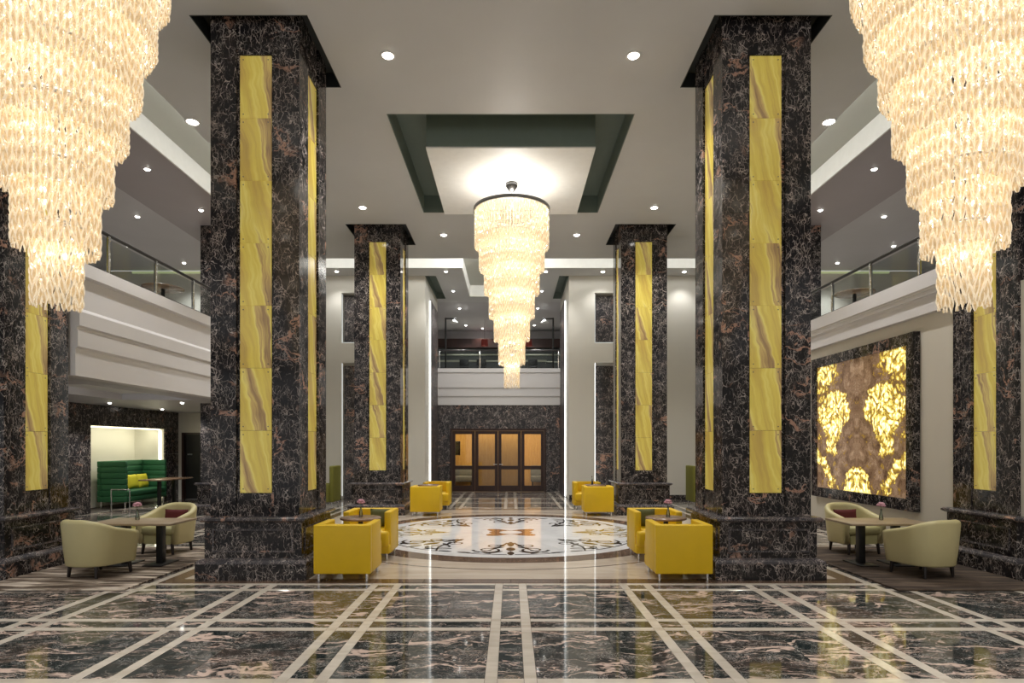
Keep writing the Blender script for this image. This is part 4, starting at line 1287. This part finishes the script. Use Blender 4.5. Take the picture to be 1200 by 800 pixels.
# ---- cushions
def cushion(name, label, mat, loc, rot, w=.36, h=.34, t_=.11, group=None):
    bm = bmesh.new()
    bmesh.ops.create_grid(bm, x_segments=10, y_segments=10, size=.5)
    top_v = [v.co.copy() for v in bm.verts]
    bm.free()
    mb = MB(); n_ = 11
    def P(u, v, s):
        e = (1 - (2 * abs(u)) ** 4) * (1 - (2 * abs(v)) ** 4)
        k = 1 - .06 * (1 - abs(2 * u) ** 2) * abs(2 * v) ** 2
        k2 = 1 - .06 * (1 - abs(2 * v) ** 2) * abs(2 * u) ** 2
        return (u * w * k2, s * t_ / 2 * max(e, 0) ** .5, v * h * k)
    for s in (-1, 1):
        vs = [P(-.5 + i / 10, -.5 + j / 10, s) for i in range(11) for j in range(11)]
        fs = [(i * 11 + j, i * 11 + j + 1, (i + 1) * 11 + j + 1, (i + 1) * 11 + j) for i in range(10) for j in range(10)]
        mb.add(vs, fs, 0, True)
    o = mb.build(name, mat)
    o.location = loc; o.rotation_euler = rot
    return tag(o, label, 'cushion', group)
for s, sd in ((-1, 'left'), (1, 'right')):
    cushion('cushion', 'moss green cushion in the %s yellow armchair that faces the viewer' % sd, M['moss'], (s * 1.98 + OFF, 9.125, .568), (R(-12), 0, 0), .34, .27, .10)

# ---- cream tub chairs
def tub_chair(label):
    t = thing('tub_chair', label, 'armchair', group='cream tub chairs')
    # plan path: from the right arm's front round the back to the left arm's front (front = +y)
    path = []
    n_ = 44
    for i in range(n_ + 1):
        u = -1 + 2 * i / n_                              # -1 right arm front, 0 back, 1 left arm front
        a = u * PI * .5
        L = .30                                         # straight arms
        arc = PI * .36
        s_len = L / (L + arc)
        au = abs(u); sg = 1 if u >= 0 else -1
        if au > 1 - s_len:
            f = (au - (1 - s_len)) / s_len
            x, y, nx, ny = -sg * .36, .0 + f * L, -sg, 0
        else:
            th = au / (1 - s_len) * PI / 2
            ex = .85
            cx_, sx_ = math.cos(th), math.sin(th)
            x, y = -sg * .36 * sx_ ** ex, -.36 * cx_ ** ex
            nx, ny = -sg * sx_, -cx_
        path.append((x, y, nx, ny, au))
    vs, fs = [], []
    for (x, y, nx, ny, au) in path:
        k = 1 - min(1.0, max(0.0, (au - .14) / .86))
        zt = .535 + (.725 - .535) * (1 - (1 - k) ** 1.7)
        th = .085
        sec = []
        def pt(off, z):
            flare = 1 - .14 * max(0, (.60 - z)) / .45    # narrower at the foot
            return ((x * flare) + nx * off, (y * flare) + ny * off, z)
        sec.append(pt(0, .15)); sec.append(pt(.004, .17)); sec.append(pt(.004, .35)); sec.append(pt(0, zt - .05))
        for q in range(5):
            b = PI * (q + .5) / 5
            sec.append(pt(-th / 2 + th / 2 * math.cos(b), zt - .045 + .045 * math.sin(b)))
        sec.append(pt(-th, zt - .06)); sec.append(pt(-th, .30)); sec.append(pt(-th, .15))
        vs += sec
    m_ = 12
    for i in range(n_):
        for q in range(m_ - 1): fs.append((i * m_ + q, i * m_ + q + 1, (i + 1) * m_ + q + 1, (i + 1) * m_ + q))
        fs.append((i * m_ + m_ - 1, i * m_, (i + 1) * m_, (i + 1) * m_ + m_ - 1))
    fs.append(tuple(range(m_))[::-1]); fs.append(tuple(range(n_ * m_, n_ * m_ + m_)))
    MB().add(vs, fs, 0, True).build('shell', M['cream'], t)
    # seat box and cushion follow the inside of the shell
    def dshape(k, yf):
        return [(-.26 * k, yf)] + [(-.27 * k * math.cos(PI * i / 12) if True else 0, -.25 * k * math.sin(PI * i / 12)) for i in range(13)] + [(.26 * k, yf)]
    base = [(x, y) for (x, y) in dshape(.84, .255)]
    MB().prism(base, .15, .29, 'z').build('seat_base', M['cream_seat'], t)
    mb = MB()
    lay = [(.95, .29), (1.0, .31), (1.0, .375), (.97, .40), (.88, .41)]
    poly0 = dshape(1.0, .275)
    L_ = len(poly0)
    vv = []
    for (k, z) in lay: vv += [(x * k, y * k, z) for (x, y) in poly0]
    ff = []
    for a in range(len(lay) - 1):
        for i in range(L_): ff.append((a * L_ + i, a * L_ + (i + 1) % L_, (a + 1) * L_ + (i + 1) % L_, (a + 1) * L_ + i))
    ff.append(tuple(range((len(lay) - 1) * L_, len(lay) * L_))); ff.append(tuple(range(L_))[::-1])
    mb.add(vv, ff, 0, True); mb.build('seat', M['cream_seat'], t)
    for (lx, ly) in ((-.21, -.19), (.21, -.19), (-.235, .24), (.235, .24)):
        MB().cyl((lx * 1.06, ly * 1.06, 0), (lx, ly, .16), .018, .026, n=10).build('leg', M['legwood'], t)
    return t
tc0 = tub_chair('cream tub chair with its back to the viewer, beside the left column')
tc0.location = (-5.21, 7.64, 0); tc0.rotation_euler = (0, 0, R(-16))
dup(tc0, (-5.24, 9.30, 0), R(180 - 8), 'cream tub chair facing the viewer on the left, with a maroon cushion')
dup(tc0, (5.21, 7.64, 0), R(16), 'cream tub chair with its back to the viewer, beside the right column')
dup(tc0, (5.24, 9.30, 0), R(180 + 8), 'cream tub chair facing the viewer on the right, below the stone picture')
cushion('cushion', 'maroon cushion in the left cream tub chair that faces the viewer', M['maroon'], (-5.21, 9.43, .525), (R(-10), 0, R(-8)), .40, .22, .09)
cushion('cushion', 'maroon cushion in the right cream tub chair that faces the viewer', M['maroon'], (5.21, 9.43, .525), (R(-10), 0, R(8)), .40, .22, .09)

# ---- low rectangular tables by the tub chairs
def low_table(label, loc):
    t = thing('low_table', label, 'table', loc, group='low tables between the tub chairs')
    MB().rbox(-.56, .56, -.33, .33, .560, .590, .006, 2).build('tabletop', M['paletop'], t)
    for x in (-.24, .24):
        MB().rbox(x - .045, x + .045, -.045, .045, .012, .560, .006, 2).build('post', M['black'], t)
        MB().rbox(x - .13, x + .13, -.22, .22, 0, .014, .004, 2).build('foot_plate', M['black'], t)
    return t
low_table('low rectangular pale wood table between the left cream tub chairs', (-5.06, 8.35, 0))
low_table('low rectangular pale wood table between the right cream tub chairs', (5.06, 8.35, 0))
vase('glass bud vase with a pink flower on the left low table', (-5.20, 8.44, .590))
vase('glass bud vase with a pink flower on the right low table', (5.16, 8.44, .590))

# ---- rugs
for s, sd, mt in ((-1, 'left', M['rug_left']), (1, 'right', M['rug_right'])):
    mb = MB(); mb.rbox(-.88, .88, -1.45, 1.45, 0, .022, .006, 2)
    o = mb.build('rug', mt); o.location = (s * 5.27, 8.32, .0005)
    tag(o, ('streaked brown and cream rug under the left cream tub chairs' if s < 0 else 'plain dark brown rug under the right cream tub chairs'), 'rug')
for o in list(COL.objects):
    if o.parent is None and o.name.split('.')[0] in ('tub_chair', 'low_table', 'bud_vase') and abs(o.location.x) > 4: o.location.z += .0265
    if o.parent is None and o.name.startswith('cushion') and abs(o.location.x) > 4: o.location.z += .0265

# ---- green booth sofa in the niche, its cushions, table and tube stand
t = thing('booth_sofa', 'emerald green high-backed booth sofa standing in the left lounge niche', 'sofa', (-10.47, 16.86, 0))
def channels(mb, x0, x1, y0, y1, z0, z1, n_):
    h = (z1 - z0) / n_
    for i in range(n_): mb.rbox(x0, x1, y0, y1, z0 + i * h, z0 + (i + 1) * h - .002, .018, 2)
mb = MB(); channels(mb, -.40, -.30, -.95, .95, .16, 1.24, 7); mb.build('backrest', M['green_velvet'], t)
for s in (-1, 1):
    a, b = sorted((s * .85, s * .95))
    mb = MB(); channels(mb, -.298, .36, a, b, .16, 1.24, 7); mb.build('side_panel', M['green_velvet'], t)
MB().rbox(-.298, .36, -.848, .848, .16, .30, .02, 2).build('seat_base', M['green_velvet'], t)
MB().rbox(-.298, .37, -.846, .846, .302, .45, .04, 3).build('seat', M['green_velvet'], t)
for sx in (-.33, .30):
    for sy in (-.88, .88): MB().cyl((sx, sy, 0), (sx, sy, .17), .02).build('leg', M['chrome'], t)
for k, (yy, lb) in enumerate(((16.42, 'lime cushion nearest to the viewer on the green booth sofa'), (16.90, 'middle lime cushion on the green booth sofa'), (17.38, 'farthest lime cushion on the green booth sofa'))):
    cushion('cushion', lb, M['lime'], (-10.56, yy, .655), (R(-12), 0, R(90)), .46, .40, .13, 'lime cushions on the booth sofa')
t = thing('lounge_table', 'wooden topped table with two black posts in front of the green booth sofa', 'table', (-9.62, 16.95, 0))
MB().rbox(-.36, .36, -.72, .72, .70, .735, .008, 2).build('tabletop', M['tabletop'], t)
for y in (-.36, .36):
    MB().rbox(-.04, .04, y - .04, y + .04, .012, .70, .006, 2).build('post', M['black'], t)
    MB().rbox(-.2, .2, y - .14, y + .14, 0, .014, .004, 2).build('foot_plate', M['chrome'], t)
t = thing('tube_stand', 'slender bent chrome tube stand in front of the green booth', 'stand', (-9.75, 15.0, 0))
mb = MB(); mb.tube([(-.23, .14, .012), (-.23, .14, .55), (.23, .14, .55), (.23, .14, .012)], .012, 8)
mb.build('tube_frame', M['chrome'], t)
for x in (-.23, .23): MB().cyl((x, -.16, .012), (x, .16, .012), .011, n=8).build('foot_bar', M['chrome'], t)

# ---- olive high-backed chairs behind the near columns
def wing_chair(label, loc, rz):
    t = thing('high_back_chair', label, 'armchair', loc, rz, 'olive high-backed chairs')
    MB().rbox(-.36, .36, -.36, -.24, .12, 1.10, .03, 3).build('backrest', M['olive'], t)
    for s in (-1, 1):
        a, b = sorted((s * .28, s * .36))
        MB().rbox(a, b, -.24, .34, .12, .60, .025, 3).build('armrest', M['olive'], t)
    MB().rbox(-.275, .275, -.235, .34, .14, .30, .02, 2).build('seat_base', M['olive'], t)
    MB().rbox(-.275, .275, -.235, .35, .302, .44, .04, 3).build('seat', M['lime'], t)
    for sx in (-1, 1):
        for sy in (-.30, .28): MB().cyl((sx * .30, sy, 0), (sx * .30, sy, .13), .018).build('leg', M['chrome'], t)
    return t
wing_chair('olive high-backed chair half hidden behind the nearest left column', (-5.14, 16.7, 0), R(90))
wing_chair('olive high-backed chair half hidden behind the nearest right column', (5.28, 16.7, 0), R(-90))

# ---- gallery tables
def cafe_table(label, loc):
    t = thing('cafe_table', label, 'table', loc, group='cafe tables on the galleries')
    mb = MB(); mb.lathe([(.001, .72), (.38, .72), (.38, .75), (.001, .75)], 28, caps=False); mb.build('tabletop', M['tabletop'], t)
    MB().cyl((0, 0, .02), (0, 0, .72), .035).build('pedestal', M['black'], t)
    mb = MB(); mb.lathe([(.001, 0), (.22, 0), (.22, .015), (.001, .03)], 24, caps=False); mb.build('base', M['black'], t)
    return t
cafe_table('dark cafe table behind the left gallery railing', (-7.0, 12.2, 4.08))
cafe_table('dark cafe table behind the right gallery railing', (7.15, 12.6, 4.08))
for s, sd in ((-1, 'left'), (1, 'right')):
    t = thing('led_strip', 'lime light line on the rear wall of the %s gallery, below its ceiling' % sd, 'light strip', (s * 10.0, REAR - .03, 6.96))
    MB().box(-1.6, 1.6, -.02, .02, -.03, .03).build('diffuser', M['led_green'], t)

# ---- upper lounge beyond the balcony
t = thing('bar_cabinet', 'dark bar cabinet with pale shelves at the back of the upper lounge', 'cabinet', (-.4, 27.3, 4.1))
MB().box(-3.2, 3.2, -.30, .28, 1.93, 2.32).build('canopy', M['darkwood'], t)
MB().box(-3.2, 3.2, .10, .28, 0, 1.92).build('back_panel', M['grey_fabric'], t)
for z in (1.62, 1.30): MB().box(-3.1, 3.1, -.16, .10, z, z + .03).build('shelf', M['pale_counter'], t)
t = thing('bar_counter', 'pale topped counter in the upper lounge behind the balcony railing', 'counter', (-.9, 25.6, 4.1))
MB().rbox(-2.4, 2.4, -.3, .3, 1.05, 1.12, .01, 2).build('countertop', M['pale_counter'], t)
MB().box(-2.35, 2.35, -.22, .22, 0, 1.05).build('counter_front', M['grey_fabric'], t)
for (x, lb) in ((-1.08, 'red shaded pendant lamp in the upper lounge, left of the middle chandelier'), (.74, 'red shaded pendant lamp in the upper lounge, right of the middle chandelier')):
    t = thing('pendant_lamp', lb, 'lamp', (x, 25.0, 5.76))
    mb = MB(); mb.lathe([(.15, 0), (.13, .26), (.125, .26), (.145, 0)], 24, caps=False); mb.build('lamp_shade', M['red_shade'], t)
    MB().cyl((0, 0, .24), (0, 0, CZ - 5.76), .006, n=6).build('cord', M['black'], t)
    MB().ball((0, 0, .12), .04, 10, 6).build('bulb', M['bulb'], t)
    sp = MB()
    for a in range(3): sp.cyl((0, 0, .24), (.13 * math.cos(a * 2.094), .13 * math.sin(a * 2.094), .25), .004, n=6)
    sp.build('spider', M['black'], t)
for (x, s, lb) in ((-2.47, 1, 'tall black bracket floor lamp behind the left end of the balcony railing'), (1.61, -1, 'tall black bracket floor lamp behind the right end of the balcony railing')):
    t = thing('floor_lamp', lb, 'lamp', (x, 23.0, 4.1))
    MB().rbox(-.03, .03, -.03, .03, .02, 2.40, .006, 2).build('pole', M['black'], t)
    a, b = sorted((s * .031, s * .40))
    MB().rbox(a, b, -.025, .025, 2.34, 2.395, .006, 2).build('arm', M['black'], t)
    mb = MB(); mb.lathe([(.001, 2.20), (.14, 2.20), (.16, 2.22), (.03, 2.33), (.001, 2.34)], 24, (s * .32, 0, 0), caps=False); mb.build('lamp_shade', M['white_panel'], t)
    mb = MB(); mb.lathe([(.001, 0), (.18, 0), (.18, .02), (.001, .025)], 24, caps=False); mb.build('base', M['black'], t)
for k, (x, lb) in enumerate(((-1.9, 'leftmost bar stool at the upper lounge counter'), (-1.2, 'second bar stool from the left at the upper lounge counter'), (.9, 'rightmost bar stool at the upper lounge counter'))):
    t = thing('bar_stool', lb, 'stool', (x, 24.9, 4.1), group='bar stools in the upper lounge')
    MB().rbox(-.19, .19, -.19, .19, .72, .79, .02, 2).build('seat', M['black'], t)
    MB().rbox(-.19, .19, -.2, -.17, .80, 1.08, .012, 2).build('backrest', M['black'], t)
    MB().cyl((0, 0, .02), (0, 0, .72), .025).build('pedestal', M['chrome'], t)
    mb = MB(); mb.lathe([(.001, 0), (.2, 0), (.2, .012), (.001, .03)], 24, caps=False); mb.build('base', M['chrome'], t)
